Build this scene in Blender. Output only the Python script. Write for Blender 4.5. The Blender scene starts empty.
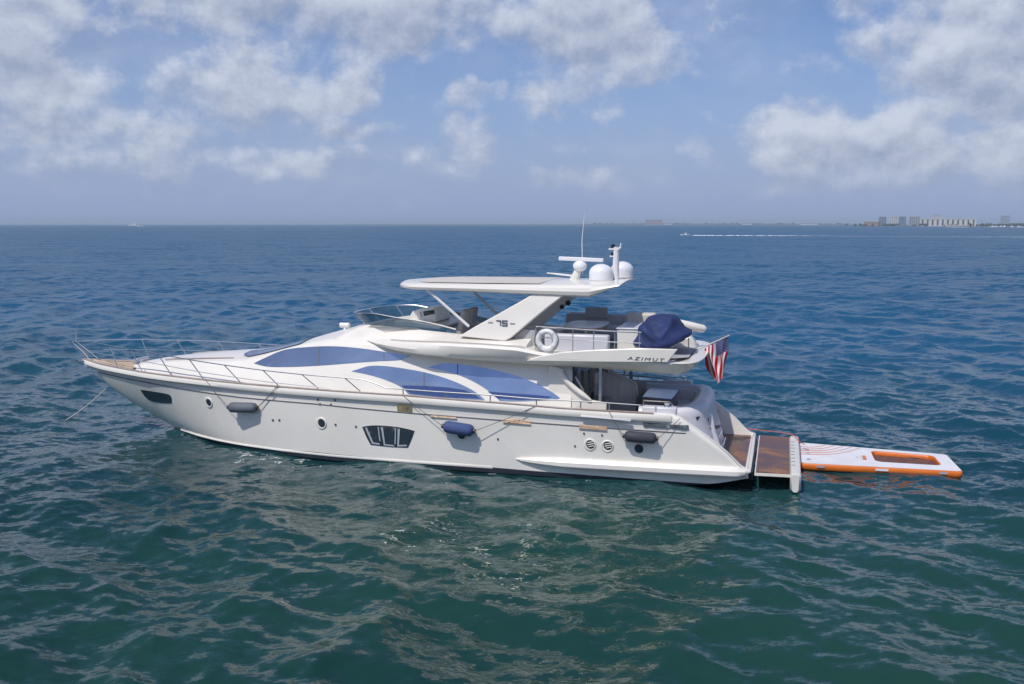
import bpy, math, random
import numpy as np
from mathutils import Vector, Matrix
from mathutils.bvhtree import BVHTree
from mathutils.geometry import delaunay_2d_cdt
R = math.radians
scene = bpy.context.scene
col = scene.collection
rng = np.random.default_rng(7)
random.seed(7)

# ------------------------------------------------------------------ camera
FPX, PITCH, YAW = 950.0, 0.1235776, 0.2778829
CAM = Vector((0.7441, -28.6354, 7.2))
FW = Vector((-math.sin(YAW)*math.cos(PITCH), math.cos(YAW)*math.cos(PITCH), -math.sin(PITCH)))
RT = Vector((math.cos(YAW), math.sin(YAW), 0))
UP = RT.cross(FW)
cam = bpy.data.cameras.new('camera')
cam.lens, cam.sensor_width = 36*FPX/1024, 36
cam.clip_start, cam.clip_end = 0.1, 200000
cam_o = bpy.data.objects.new('camera', cam)
cam_o.matrix_world = Matrix.Translation(CAM) @ Matrix((RT, UP, -FW)).transposed().to_4x4()
col.objects.link(cam_o)
scene.camera = cam_o

# ------------------------------------------------------------------ sky, sun, exposure
SUN_DIR = Vector((-0.20, -0.52, 0.83)).normalized()
SUN_EL = math.asin(SUN_DIR.z)
SUN_ROT = math.atan2(SUN_DIR.x, SUN_DIR.y)
scene.view_settings.view_transform = 'Standard'
scene.view_settings.look = 'None'
scene.view_settings.exposure = 0.0
scene.view_settings.gamma = 1.0
scene.view_settings.use_curve_mapping = False
SKY_STRENGTH, SUN_STRENGTH = 0.08, 3.2
scene.cycles.sample_clamp_indirect = 2.0

sun = bpy.data.lights.new('sun', 'SUN')
sun.energy, sun.angle, sun.color = SUN_STRENGTH, R(0.53), (1.0, 0.945, 0.86)
sun_o = bpy.data.objects.new('sun', sun)
sun_o.rotation_euler = SUN_DIR.to_track_quat('Z', 'Y').to_euler()
sun_o.location = (0, 0, 60)
col.objects.link(sun_o)

class NT:
    """small helper for building node trees"""
    def __init__(s, tree): s.t = tree; s.n = tree.nodes; s.l = tree.links
    def node(s, typ, **kw):
        n = s.n.new(typ)
        for k, v in kw.items(): setattr(n, k, v)
        return n
    def put(s, sock, v):
        if hasattr(v, 'is_output'): s.l.new(v, sock)
        elif v is not None: sock.default_value = v
    def math(s, op, a, b=None, c=None, clamp=False):
        n = s.node('ShaderNodeMath', operation=op, use_clamp=clamp)
        s.put(n.inputs[0], a); s.put(n.inputs[1], b); s.put(n.inputs[2], c)
        return n.outputs[0]
    def mixc(s, f, a, b, blend='MIX'):
        n = s.node('ShaderNodeMix', data_type='RGBA', blend_type=blend)
        s.put(n.inputs[0], f); s.put(n.inputs[6], a); s.put(n.inputs[7], b)
        return n.outputs[2]
    def ramp(s, v, lo, hi, a=0.0, b=1.0, smooth=True):
        n = s.node('ShaderNodeMapRange', interpolation_type='SMOOTHSTEP' if smooth else 'LINEAR')
        for i, q in enumerate((v, lo, hi, a, b)): s.put(n.inputs[i], q)
        return n.outputs[0]
    def noise(s, vec, scale, detail=4, rough=0.5, dim='3D', dist=0.0, color=False):
        n = s.node('ShaderNodeTexNoise', noise_dimensions=dim)
        s.put(n.inputs['Vector'], vec); n.inputs['Scale'].default_value = scale
        n.inputs['Detail'].default_value = detail; n.inputs['Roughness'].default_value = rough
        n.inputs['Distortion'].default_value = dist
        return n.outputs['Color' if color else 'Fac']
    def xyz(s, x, y, z):
        n = s.node('ShaderNodeCombineXYZ')
        for i, q in enumerate((x, y, z)): s.put(n.inputs[i], q)
        return n.outputs[0]
    def sep(s, v):
        n = s.node('ShaderNodeSeparateXYZ'); s.put(n.inputs[0], v); return n.outputs
    def vmath(s, op, a, b=None, sc=None):
        n = s.node('ShaderNodeVectorMath', operation=op)
        s.put(n.inputs[0], a); s.put(n.inputs[1], b)
        if sc is not None: s.put(n.inputs['Scale'], sc)
        return n.outputs['Value' if op in ('DOT_PRODUCT', 'LENGTH') else 'Vector']

world = bpy.data.worlds.new('World')
scene.world = world
world.use_nodes = True
wt = NT(world.node_tree)
wt.n.clear()
sky = wt.node('ShaderNodeTexSky', sky_type='NISHITA', sun_disc=False)
sky.sun_elevation, sky.sun_rotation = SUN_EL, SUN_ROT
sky.air_density, sky.dust_density, sky.ozone_density = 1.0, 1.2, 2.0
tc = wt.node('ShaderNodeTexCoord')
D = tc.outputs['Generated']
dx, dy, dz = wt.sep(D)
hx = wt.vmath('DOT_PRODUCT', D, (math.cos(YAW), math.sin(YAW), 0))
hy_ = wt.vmath('DOT_PRODUCT', D, (-math.sin(YAW), math.cos(YAW), 0))
az = wt.math('ARCTAN2', hx, hy_)
el = wt.math('ARCSINE', dz)
P0 = wt.xyz(wt.math('MULTIPLY', az, 1.0), wt.math('MULTIPLY', el, 1.2), 0.37)
warp = wt.noise(P0, 9.0, 4, 0.55, color=True)
warpv = wt.vmath('SCALE', wt.vmath('SUBTRACT', warp, (0.5, 0.5, 0.5)), sc=0.11)
Pw = wt.vmath('ADD', P0, warpv)
wx, wy, wz = wt.sep(Pw)
wel = wt.math('DIVIDE', wy, 1.2)
fb = wt.noise(P0, 12.0, 10, 0.61)
fb_up = wt.noise(wt.vmath('ADD', P0, (-0.006, 0.016, 0)), 12.0, 6, 0.60)
# cumulus masses: bearing (deg right of the view heading), elevation (deg), half-widths, weight
CLOUDS = [(-15.5,13.0,12,3.0,1.12),(-5.5,11.9,7.8,2.5,1.12),(-29,12.2,7,3.6,1.05),(-27.5,8.3,6.5,2.8,1.05),(-22,10.5,4,1.2,.6),(-28,5.2,8,1.8,.85),
 (-15.3,7.3,4.6,2.6,1.0),(-23,6.6,2.2,1.3,.55),(-9.5,8.2,1.8,1.2,.6),(4.2,11.6,4.6,4.2,1.1),(-1.8,7.2,1.6,.9,.6),(2,7.1,1.8,1.1,.6),
 (10.3,3.8,2.2,1.2,.75),(18.8,13.6,4.5,1.5,.55),(13.2,11.7,1.8,1.6,.45),(21,10.4,2.4,1.5,.5),(23.8,8.2,3,1.7,.85),(27.5,10.8,5,4.2,1.1),
 (18.5,4.9,6.5,1.8,1.08),(22,5.6,3,1.5,.8),(26,3.4,7,1.9,.95),(28,6.8,4,1.9,.85),(15.5,4.2,2.5,1.3,.7),(16.5,8.6,2.4,.9,.35),
 (-23,3.1,6,1.1,.62),(-14,3.2,7,1.1,.66),(-6,3.3,4,1.1,.62),(5,2.8,5,1.1,.66),(21,2.4,9,1.1,.75),(-2,4.6,2,1.0,.55),(12,5.6,2.4,.9,.5),(-18,4.6,4,.9,.6),(-10,5.4,3,.9,.5)]
field, lift = None, None
for a, e, ra, re, w in CLOUDS:
    u = wt.math('DIVIDE', wt.math('SUBTRACT', wx, R(a)), R(ra))
    v = wt.math('DIVIDE', wt.math('SUBTRACT', wel, R(e)), R(re))
    d2 = wt.math('MULTIPLY_ADD', u, u, wt.math('MULTIPLY', v, v))
    g = wt.math('MULTIPLY', wt.math('MAXIMUM', wt.math('SUBTRACT', 1.0, wt.math('MULTIPLY', d2, 0.55)), 0.0), w)
    field = g if field is None else wt.math('MAXIMUM', field, g)
    gv = wt.math('MULTIPLY', g, v)
    lift = gv if lift is None else wt.math('ADD', lift, gv)
# beyond the picture: broken cumulus everywhere above 18 degrees
side = wt.math('MULTIPLY', wt.ramp(wt.math('ABSOLUTE', az), R(30), R(42)), 0.5)
field = wt.math('MAXIMUM', field, side)
field = wt.math('SUBTRACT', field, wt.math('MULTIPLY', wt.ramp(el, R(15), R(20)), 0.34))
dens = wt.math('ADD', wt.math('MULTIPLY', field, 0.62), wt.math('MULTIPLY', wt.math('SUBTRACT', fb, 0.5), 1.7))
alpha = wt.ramp(dens, 0.06, 0.54)
veil = wt.math('MULTIPLY', wt.ramp(wt.noise(P0, 4.0, 5, 0.55), 0.40, 0.68), wt.ramp(el, R(18), R(9), 0.03, 0.50))
alpha = wt.math('MAXIMUM', alpha, veil)
lit = wt.math('MULTIPLY_ADD', wt.math('SUBTRACT', fb, fb_up), 3.2, wt.math('MULTIPLY_ADD', lift, 0.42, 0.52), clamp=True)
def W(r, g, b): return (r/SKY_STRENGTH, g/SKY_STRENGTH, b/SKY_STRENGTH, 1)
ccol = wt.mixc(lit, W(0.335, 0.395, 0.54), W(0.62, 0.67, 0.79))
skyc = wt.mixc(1.0, sky.outputs[0], (0.93, 1.05, 1.38, 1), 'MULTIPLY')
# pale air low over the horizon
low = wt.math('POWER', wt.math('SUBTRACT', 1.0, wt.math('MINIMUM', wt.math('DIVIDE', wt.math('ABSOLUTE', el), R(15)), 1.0)), 1.6)
skyc = wt.mixc(wt.math('MULTIPLY', low, 0.92), skyc, W(0.325, 0.41, 0.675))
alpha = wt.math('MULTIPLY', alpha, wt.ramp(el, R(0.3), R(3.6), 0.12, 0.94))
final = wt.mixc(alpha, skyc, ccol)
bg = wt.node('ShaderNodeBackground')
wt.put(bg.inputs[0], final); bg.inputs[1].default_value = SKY_STRENGTH
out = wt.node('ShaderNodeOutputWorld')
wt.l.new(bg.outputs[0], out.inputs[0])

# ------------------------------------------------------------------ mesh helpers
def ray(px, py): return FW + RT*((px-512)/FPX) - UP*((py-342)/FPX)
def Q(px, py, x=None, y=None, z=None):
    """surveyed point: where the sight line through a photo point meets a plane of the boat or the water"""
    r = ray(px, py)
    t = (x-CAM.x)/r.x if x is not None else (y-CAM.y)/r.y if y is not None else (z-CAM.z)/r.z
    return CAM + r*t
def lerp(tab, x):
    return float(np.interp(x, [t[0] for t in tab], [t[1] for t in tab]))

class MB:
    def __init__(s): s.v = []; s.f = []; s.m = []; s.uv = None
    def add(s, verts, faces, mi=0):
        o = len(s.v); s.v += [Vector(v) for v in verts]
        s.f += [tuple(i+o for i in f) for f in faces]; s.m += [mi]*len(faces)
    def box(s, c, d, rot=None, mi=0):
        x, y, z = d[0]/2, d[1]/2, d[2]/2
        vs = [Vector(p) for p in ((-x,-y,-z),(x,-y,-z),(x,y,-z),(-x,y,-z),(-x,-y,z),(x,-y,z),(x,y,z),(-x,y,z))]
        if rot is not None: vs = [rot @ p for p in vs]
        s.add([p+Vector(c) for p in vs], [(0,3,2,1),(4,5,6,7),(0,1,5,4),(1,2,6,5),(2,3,7,6),(3,0,4,7)], mi)
    def loft(s, secs, closed=False, caps=False, mi=0, flip=False):
        n = len(secs[0]); vs = [p for q in secs for p in q]; fs = []
        for i in range(len(secs)-1):
            for j in range(n if closed else n-1):
                k = (j+1) % n
                f = (i*n+j, i*n+k, (i+1)*n+k, (i+1)*n+j)
                fs.append(f[::-1] if flip else f)
        if caps:
            a = tuple(range(n)); b = tuple(range((len(secs)-1)*n, len(secs)*n))
            fs.append(a if flip else a[::-1]); fs.append(b[::-1] if flip else b)
        s.add(vs, fs, mi)
    def tube(s, pts, r, n=8, mi=0, caps=True):
        pts = [Vector(p) for p in pts]
        rs = r if isinstance(r, (list, tuple)) else [r]*len(pts)
        secs = []; ref = None
        for i, p in enumerate(pts):
            t = (pts[min(i+1, len(pts)-1)] - pts[max(i-1, 0)])
            t = t.normalized() if t.length > 1e-9 else Vector((0,0,1))
            if ref is None: ref = t.orthogonal().normalized()
            ref = (ref - t*ref.dot(t)); ref = ref.normalized() if ref.length > 1e-6 else t.orthogonal().normalized()
            b = t.cross(ref)
            secs.append([p + (ref*math.cos(2*math.pi*k/n) + b*math.sin(2*math.pi*k/n))*rs[i] for k in range(n)])
        s.loft(secs, closed=True, caps=caps, mi=mi)
    def prism(s, poly, vec, mi=0):
        poly = [Vector(p) for p in poly]; vec = Vector(vec); n = len(poly)
        s.add(poly + [p+vec for p in poly],
              [tuple(range(n))[::-1], tuple(range(n, 2*n))] + [(i, (i+1)%n, n+(i+1)%n, n+i) for i in range(n)], mi)
    def lathe(s, prof, c, axis=(0,0,1), n=20, mi=0):
        q = Vector((0,0,1)).rotation_difference(Vector(axis).normalized())
        s.loft([[Vector(c) + q @ Vector((r*math.cos(2*math.pi*k/n), r*math.sin(2*math.pi*k/n), h)) for k in range(n)] for r, h in prof],
               closed=True, mi=mi, caps=True)
    def ellipsoid(s, c, r, n=16, m=10, mi=0, rot=None):
        secs = []
        for i in range(m+1):
            a = -math.pi/2 + math.pi*i/m; ca = max(math.cos(a), 1e-3)
            ring = [Vector((r[0]*ca*math.cos(2*math.pi*k/n), r[1]*ca*math.sin(2*math.pi*k/n), r[2]*math.sin(a))) for k in range(n)]
            if rot is not None: ring = [rot @ p for p in ring]
            secs.append([p+Vector(c) for p in ring])
        s.loft(secs, closed=True, caps=True, mi=mi)
    def mirror(s):
        """a mirrored copy (port to starboard) as a new builder"""
        o = MB(); o.v = [Vector((p.x, -p.y, p.z)) for p in s.v]; o.f = [f[::-1] for f in s.f]; o.m = list(s.m); return o
    def merge(s, o): s.add(o.v, o.f, 0); s.m[len(s.m)-len(o.m):] = o.m; return s
    def bvh(s): return BVHTree.FromPolygons(s.v, s.f)
    def build(s, name, mat, parent=None, sharp=35, loc=None, recalc=True, bevel=0.0, fused=True):
        import bmesh
        root = Vector(loc) if loc is not None else Vector((0,0,0))
        if parent is not None: root = Vector(parent['_o'])
        me = bpy.data.meshes.new(name)
        me.from_pydata([tuple(p-root) for p in s.v], [], s.f)
        for mt in (mat if isinstance(mat, (list, tuple)) else [mat]): me.materials.append(mt)
        me.polygons.foreach_set('material_index', s.m)
        if s.uv is not None:
            ul = me.uv_layers.new(name='uv')
            for lp in me.loops: ul.data[lp.index].uv = s.uv[lp.vertex_index]
        if recalc:
            bm = bmesh.new(); bm.from_mesh(me)
            if fused: bmesh.ops.remove_doubles(bm, verts=bm.verts, dist=1e-5)
            bmesh.ops.recalc_face_normals(bm, faces=bm.faces)
            bm.to_mesh(me); bm.free()
        me.polygons.foreach_set('use_smooth', [True]*len(me.polygons))
        me.set_sharp_from_angle(angle=R(sharp))
        o = bpy.data.objects.new(name, me); col.objects.link(o)
        if parent is None: o.location = root
        else: o.parent = parent
        o['_o'] = list(root)
        if bevel:
            b = o.modifiers.new('bevel', 'BEVEL'); b.width = bevel; b.segments = 2; b.limit_method = 'ANGLE'; b.angle_limit = R(40)
        return o
def tag(o, label=None, cat=None, group=None, kind=None):
    if label: o['label'] = label
    if cat: o['category'] = cat
    if group: o['group'] = group
    if kind: o['kind'] = kind
    return o
def thing(name, label, cat, loc=(0,0,0), group=None):
    o = bpy.data.objects.new(name, None); col.objects.link(o)
    o.location = loc; o['_o'] = list(loc); o.empty_display_size = 0.3
    return tag(o, label, cat, group)

def smooth_path(pts, n=6):
    """Catmull-Rom through the points"""
    pts = [Vector(p) for p in pts]; out = []
    for i in range(len(pts)-1):
        p0, p1, p2, p3 = pts[max(i-1,0)], pts[i], pts[i+1], pts[min(i+2,len(pts)-1)]
        for k in range(n):
            t = k/n
            out.append(0.5*((2*p1) + (p2-p0)*t + (2*p0-5*p1+4*p2-p3)*t*t + (3*p1-p0-3*p2+p3)*t**3))
    return out + [pts[-1]]
def smooth2(poly, n=5, closed=True, corners=()):
    """round a photo outline by Chaikin cutting, keeping the listed corners"""
    pts = [Vector((p[0], p[1])) for p in poly]; keep = set(corners)
    flags = [i in keep for i in range(len(pts))]
    for _ in range(2):
        q = []; fl = []
        for i, p in enumerate(pts):
            a, b = pts[i-1], pts[(i+1) % len(pts)]
            if flags[i]: q.append(p); fl.append(True)
            else: q += [p*.75+a*.25, p*.75+b*.25]; fl += [False, False]
        pts, flags = q, fl
    return pts

def conform(poly, bvh, off, step=4.0, skirt=True, closest=True):
    """a panel with the outline of poly (photo points) lying on the surface bvh, standing off proud of it, with a rim"""
    poly = [Vector((p[0], p[1])) for p in poly]
    bd = []
    for i, p in enumerate(poly):
        q = poly[(i+1) % len(poly)]; n = max(1, int((q-p).length/step))
        bd += [p.lerp(q, k/n) for k in range(n)]
    def inside(x, y):
        c = False
        for i in range(len(bd)):
            a, b = bd[i-1], bd[i]
            if (a.y > y) != (b.y > y) and x < (b.x-a.x)*(y-a.y)/(b.y-a.y)+a.x: c = not c
        return c
    xs = [p.x for p in bd]; ys = [p.y for p in bd]; pts = list(bd)
    x = min(xs)+step/2
    while x < max(xs):
        y = min(ys)+step/2
        while y < max(ys):
            if inside(x, y) and min((p.x-x)**2+(p.y-y)**2 for p in bd) > (step*.45)**2: pts.append(Vector((x, y)))
            y += step
        x += step
    n = len(bd)
    v, e, f, ov, oe, of = delaunay_2d_cdt(pts, [(i, (i+1) % n) for i in range(n)], [], 1, 1e-4)
    pos, base = [], []
    for p in v:
        r = ray(p.x, p.y).normalized()
        h, nn, idx, d = bvh.ray_cast(CAM, r)
        if h is None:
            h, nn, idx, d = bvh.find_nearest(CAM + r*28.0)
        if nn.dot(r) > 0: nn = -nn
        pos.append(h + nn*off); base.append(h - nn*0.004)
    mb = MB(); faces = [tuple(q) for q in f]
    mb.add(pos, faces)
    if skirt:
        cnt = {}
        for q in faces:
            for i in range(len(q)):
                a, b = q[i-1], q[i]; k = (min(a,b), max(a,b)); cnt[k] = cnt.get(k, 0)+1
        o = len(mb.v); mb.v += base
        for (a, b), c in cnt.items():
            if c == 1: mb.f.append((a, b, o+b, o+a)); mb.m.append(0)
    return mb

# ------------------------------------------------------------------ materials
def mat(name, base, rough=0.4, metal=0.0, coat=0.0, bump=0.0, bscale=30, vary=0.0, vscale=1.5, spec=0.5, trans=0.0, alpha=1.0, ior=None):
    m = bpy.data.materials.new(name); m.use_nodes = True
    t = NT(m.node_tree); b = t.n['Principled BSDF']
    b.inputs['Base Color'].default_value = (*base, 1); b.inputs['Roughness'].default_value = rough
    b.inputs['Metallic'].default_value = metal; b.inputs['Coat Weight'].default_value = coat
    b.inputs['Coat Roughness'].default_value = .22; b.inputs['Specular IOR Level'].default_value = spec; b.inputs['Transmission Weight'].default_value = trans
    b.inputs['Alpha'].default_value = alpha
    if ior: b.inputs['IOR'].default_value = ior
    g = t.node('ShaderNodeTexCoord').outputs['Object']
    if vary:
        nz = t.noise(g, vscale, 5, 0.6)
        c = t.mixc(t.ramp(nz, 0.35, 0.68), (*[x*(1-vary) for x in base], 1), (*[min(1, x*(1+vary*.4)) for x in base], 1))
        t.l.new(c, b.inputs['Base Color'])
        t.l.new(t.ramp(t.noise(g, vscale*2.3, 3), 0.3, 0.7, rough*.85, rough*1.2), b.inputs['Roughness'])
    if bump:
        bp = t.node('ShaderNodeBump'); bp.inputs['Strength'].default_value = bump; bp.inputs['Distance'].default_value = 0.02
        t.l.new(t.noise(g, bscale, 4, 0.6), bp.inputs['Height']); t.l.new(bp.outputs[0], b.inputs['Normal'])
    return m
M = dict(
    gel=mat('white_gelcoat', (.84,.80,.73), .22, coat=.4, vary=.05, vscale=.6),
    gel2=mat('cream_gelcoat', (.74,.72,.66), .3, coat=.2, vary=.05),
    hull=mat('hull_gelcoat', (.845,.81,.745), .26, coat=.4, vary=.06, vscale=.45),
    under=mat('antifouling_paint', (.02,.028,.04), .6),
    glass=mat('blue_tinted_window', (.33,.42,.57), .06, metal=.7, coat=.3, vary=.22, vscale=.33),  # colour noise paints uneven reflections into the panes
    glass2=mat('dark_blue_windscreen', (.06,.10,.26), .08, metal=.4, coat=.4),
    frame=mat('grey_window_frame', (.42,.46,.50), .4),
    dark=mat('dark_window', (.03,.045,.06), .08, spec=.6),
    visor=mat('smoked_acrylic', (.035,.095,.16), .05, alpha=.80),
    steel=mat('polished_steel', (.76,.75,.73), .27, metal=1.0),
    seam=mat('dark_seam', (.10,.11,.13), .5),
    teak=mat('teak', (.36,.22,.13), .5, vary=.3, vscale=4),
    mesh=mat('brown_mesh_floor', (.16,.075,.055), .6, vary=.3, vscale=6),
    sole=mat('pale_teak', (.46,.37,.27), .55, vary=.2, vscale=4),
    cap=mat('varnished_cap_rail', (.40,.33,.30), .35, vary=.15, vscale=3),
    pad=mat('beige_cushion', (.55,.42,.29), .8, vary=.1, bump=.2, bscale=12),
    grey=mat('grey_upholstery', (.42,.42,.43), .75, vary=.12, bump=.25, bscale=18),
    curtain=mat('pale_grey_curtain', (.70,.71,.72), .8, vary=.06),
    dkgrey=mat('charcoal_upholstery', (.38,.39,.45), .8, vary=.12, bump=.25, bscale=18),
    canvas=mat('stone_grey_canvas', (.60,.57,.52), .85, vary=.05, bump=.15, bscale=60),
    blue=mat('navy_canvas', (.018,.036,.13), .75, vary=.25, vscale=2.5, bump=.5, bscale=5),
    fblue=mat('blue_fender_sock', (.055,.09,.22), .8, vary=.15, bump=.3, bscale=40),
    fgrey=mat('grey_fender_sock', (.13,.15,.175), .6, vary=.25, bump=.3, bscale=40),
    fblack=mat('charcoal_fender_sock', (.045,.05,.065), .7, vary=.2, bump=.3, bscale=40),
    rope=mat('dark_rope', (.12,.12,.13), .9),
    orope=mat('orange_rope', (.65,.12,.05), .8),
    lrope=mat('pale_rope', (.55,.53,.5), .8),
    ring=mat('white_lifebuoy_vinyl', (.80,.80,.80), .4, vary=.06),
    black=mat('black_plastic', (.02,.02,.022), .4),
    gold=mat('brass', (.65,.52,.28), .3, metal=.8),
    wood=mat('oak_step_pad', (.42,.27,.16), .5, vary=.2, vscale=5),
    bluetop=mat('lacquered_blue_grey_table', (.20,.22,.42), .18, coat=.5),
    orange=mat('orange_pvc', (.72,.17,.02), .4, vary=.1, vscale=1.2),
    pvc=mat('white_pvc', (.80,.79,.80), .4, vary=.05, bump=.1, bscale=50),
    letter=mat('chrome_letters', (.10,.10,.13), .3, metal=.4),
    dome=mat('satellite_dome_plastic', (.78,.78,.80), .35),
    lav=mat('pale_grey_moulding', (.62,.62,.66), .4, coat=.2, vary=.04),
)

# ------------------------------------------------------------------ sea
def sea():
    a_f = np.radians(np.arange(-46, 46.0001, 0.105))
    a_c = np.radians(np.arange(49, 311.1, 3.0))
    ang = np.concatenate([a_f, a_c])
    rr = list(np.linspace(1.0, 12.0, 45)); r = 12.0
    while r < 260:
        r += max(.07, r*r/6840*.55); rr.append(r)
    rr += list(np.geomspace(r*1.02, 90000, 60))
    rr = np.array(rr)
    na, nr = len(ang), len(rr)
    A, Rr = np.meshgrid(ang, rr)
    # bearing 0 = view heading; the ring is centred under the camera only for its spacing, waves live in world axes
    hx, hy = -math.sin(YAW), math.cos(YAW); sx, sy = math.cos(YAW), math.sin(YAW)
    X = CAM.x + Rr*(np.cos(A)*hx + np.sin(A)*sx)
    Y = CAM.y + Rr*(np.cos(A)*hy + np.sin(A)*sy)
    X, Y, Rf = X.ravel(), Y.ravel(), Rr.ravel()
    cell = np.maximum(np.maximum(.075, Rf*Rf/6840*.55), Rf*.0019)
    Z = np.zeros_like(X); DX = np.zeros_like(X); DY = np.zeros_like(X); lost = np.zeros_like(X)
    # calmer water right beside the hull
    d = np.maximum(np.maximum(-X-20, X-0.0)/6.0, 0)
    near = np.exp(-((np.abs(Y)-2.0).clip(0)/5.0)**2)*np.exp(-d**2)
    calm = 1-0.45*near
    r2 = np.random.default_rng(11)
    N = 110
    lam = np.geomspace(0.42, 11.0, N)
    # wind blows from the far right to the near left
    wd = math.atan2(-0.80, -0.60)
    for L in lam:
        th = wd + r2.normal(0, 0.50 if L > 3.5 else 0.85)
        k = 2*math.pi/L
        s = 0.032*(L/2.2)**(0.16 if L < 2.2 else -0.45)*r2.uniform(.55, 1.45)  # slope amplitude
        a = s/k
        fade = np.clip((L/cell-1.9)/1.8, 0, 1)
        ph = k*(X*math.cos(th)+Y*math.sin(th)) + r2.uniform(0, 6.283)
        cs, sn = np.cos(ph), np.sin(ph)
        aa = a*fade*calm
        Z += aa*cs; DX -= aa*sn*math.cos(th)*.85; DY -= aa*sn*math.sin(th)*.85
        lost += (s*s/2)*(1-fade*fade)
    co = np.stack([X+DX, Y+DY, Z], 1).astype(np.float32)
    me = bpy.data.meshes.new('sea_water')
    idx = np.arange(nr*na).reshape(nr, na)
    n1 = np.roll(idx, -1, axis=1)
    q = np.stack([idx[:-1], n1[:-1], n1[1:], idx[1:]], -1).reshape(-1, 4)
    nf = len(q)
    me.vertices.add(len(co)+1); me.vertices.foreach_set('co', np.concatenate([co.ravel(), [CAM.x, CAM.y, 0]]))
    tri = np.stack([np.full(na, len(co)), n1[0], idx[0]], -1)
    loops = np.concatenate([q.ravel(), tri.ravel()])
    me.loops.add(len(loops)); me.loops.foreach_set('vertex_index', loops.astype(np.int32))
    me.polygons.add(nf+na)
    me.polygons.foreach_set('loop_start', np.concatenate([np.arange(nf)*4, nf*4+np.arange(na)*3]).astype(np.int32))
    me.update(calc_edges=True)
    me.polygons.foreach_set('use_smooth', [True]*(nf+na))
    at = me.attributes.new('lost', 'FLOAT', 'POINT')
    at.data.foreach_set('value', np.concatenate([np.sqrt(lost), [0]]).astype(np.float32))
    if me.polygons[100].normal.z < 0: me.flip_normals()
    o = bpy.data.objects.new('sea_water', me); col.objects.link(o)
    o['kind'] = 'structure'
    # water
    m = bpy.data.materials.new('sea_water'); m.use_nodes = True
    t = NT(m.node_tree); b = t.n['Principled BSDF']
    pos = t.node('ShaderNodeNewGeometry').outputs['Position']
    lostn = t.node('ShaderNodeAttribute', attribute_name='lost').outputs['Fac']
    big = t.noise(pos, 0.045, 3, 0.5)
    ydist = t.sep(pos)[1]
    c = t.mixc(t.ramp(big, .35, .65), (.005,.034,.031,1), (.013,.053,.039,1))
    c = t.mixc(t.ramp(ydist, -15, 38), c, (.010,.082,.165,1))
    # flecks of foam along the waterline
    px_, py_, pz_ = t.sep(pos)
    band = t.math('MULTIPLY', t.ramp(t.math('ABSOLUTE', py_), 3.0, 6.5, 1, 0), t.ramp(t.math('ABSOLUTE', t.math('ADD', px_, 9.5)), 8, 13, 1, 0))
    spot = t.math('MULTIPLY', t.ramp(t.math('ABSOLUTE', t.math('ADD', px_, 14.6)), .8, 2.6, 1, 0), t.ramp(t.math('ABSOLUTE', t.math('ADD', py_, 3.1)), .3, 1.1, 1, 0))
    band = t.math('MAXIMUM', band, t.math('MULTIPLY', spot, 1.9))
    fn = t.noise(pos, 2.0, 8, 0.76, dist=.6)
    foam = t.math('MULTIPLY', t.ramp(t.math('MULTIPLY_ADD', band, .10, fn), .735, .775), .8)
    c = t.mixc(foam, c, (.62,.66,.66,1))
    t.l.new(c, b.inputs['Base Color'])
    b.inputs['IOR'].default_value = 1.333
    rgh = t.math('SQRT', t.math('MULTIPLY_ADD', lostn, .50, .0085))
    t.l.new(t.math('MULTIPLY_ADD', foam, .5, rgh), b.inputs['Roughness'])
    # ripples: slopes from two independent noise channels, finer ones always, broader ones where the mesh drops them
    def slopes(scale, detail, rough, stretch=(1,1.0,1)):
        v = t.vmath('MULTIPLY', pos, stretch)
        return t.vmath('SUBTRACT', t.noise(v, scale, detail, rough, color=True), (.5,.5,.5))
    rot = t.node('ShaderNodeMapping', vector_type='POINT'); rot.inputs['Rotation'].default_value = (0, 0, -0.35)
    t.l.new(pos, rot.inputs[0])
    pos = rot.outputs[0]
    fine = t.vmath('SCALE', slopes(4.5, 3, .55, (.55, 1, 1)), sc=.66)
    gust = t.ramp(t.noise(t.vmath('MULTIPLY', pos, (.6, 1, 1)), .03, 6, .68), .34, .66, .55, 1.5)
    mid = t.vmath('SCALE', slopes(.75, 5, .62, (.75, 1, 1)), sc=t.math('MULTIPLY', t.math('MULTIPLY', lostn, gust), 9.5))
    swell = t.vmath('SCALE', slopes(.11, 4, .7, (.45, 1, 1)), sc=t.math('MULTIPLY', lostn, 4.6))
    mid = t.vmath('ADD', mid, swell)
    vfine = t.vmath('SCALE', slopes(13, 2, .5, (.6, 1, 1)), sc=.26)
    sl = t.vmath('ADD', t.vmath('ADD', fine, vfine), mid)
    sl = t.vmath('MULTIPLY', sl, (1, 1, 0))
    nrm = t.node('ShaderNodeNewGeometry').outputs['Normal']
    nn = t.vmath('NORMALIZE', t.vmath('ADD', nrm, sl))
    t.l.new(nn, b.inputs['Normal'])
    me.materials.append(m)
    return o
sea()

def haze():
    mb = MB(); mb.box((0, 20000, 34.5), (100000, 110000, 73))
    m = bpy.data.materials.new('haze_air'); m.use_nodes = True
    t = NT(m.node_tree); t.n.remove(t.n['Principled BSDF'])
    v = t.node('ShaderNodeVolumePrincipled')
    v.inputs['Color'].default_value = (.70, .85, 1.0, 1)
    v.inputs['Density'].default_value = HAZE
    t.l.new(v.outputs[0], t.n['Material Output'].inputs['Volume'])
    o = mb.build('haze', m); o['kind'] = 'stuff'
HAZE = 1.2e-4
haze()

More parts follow.
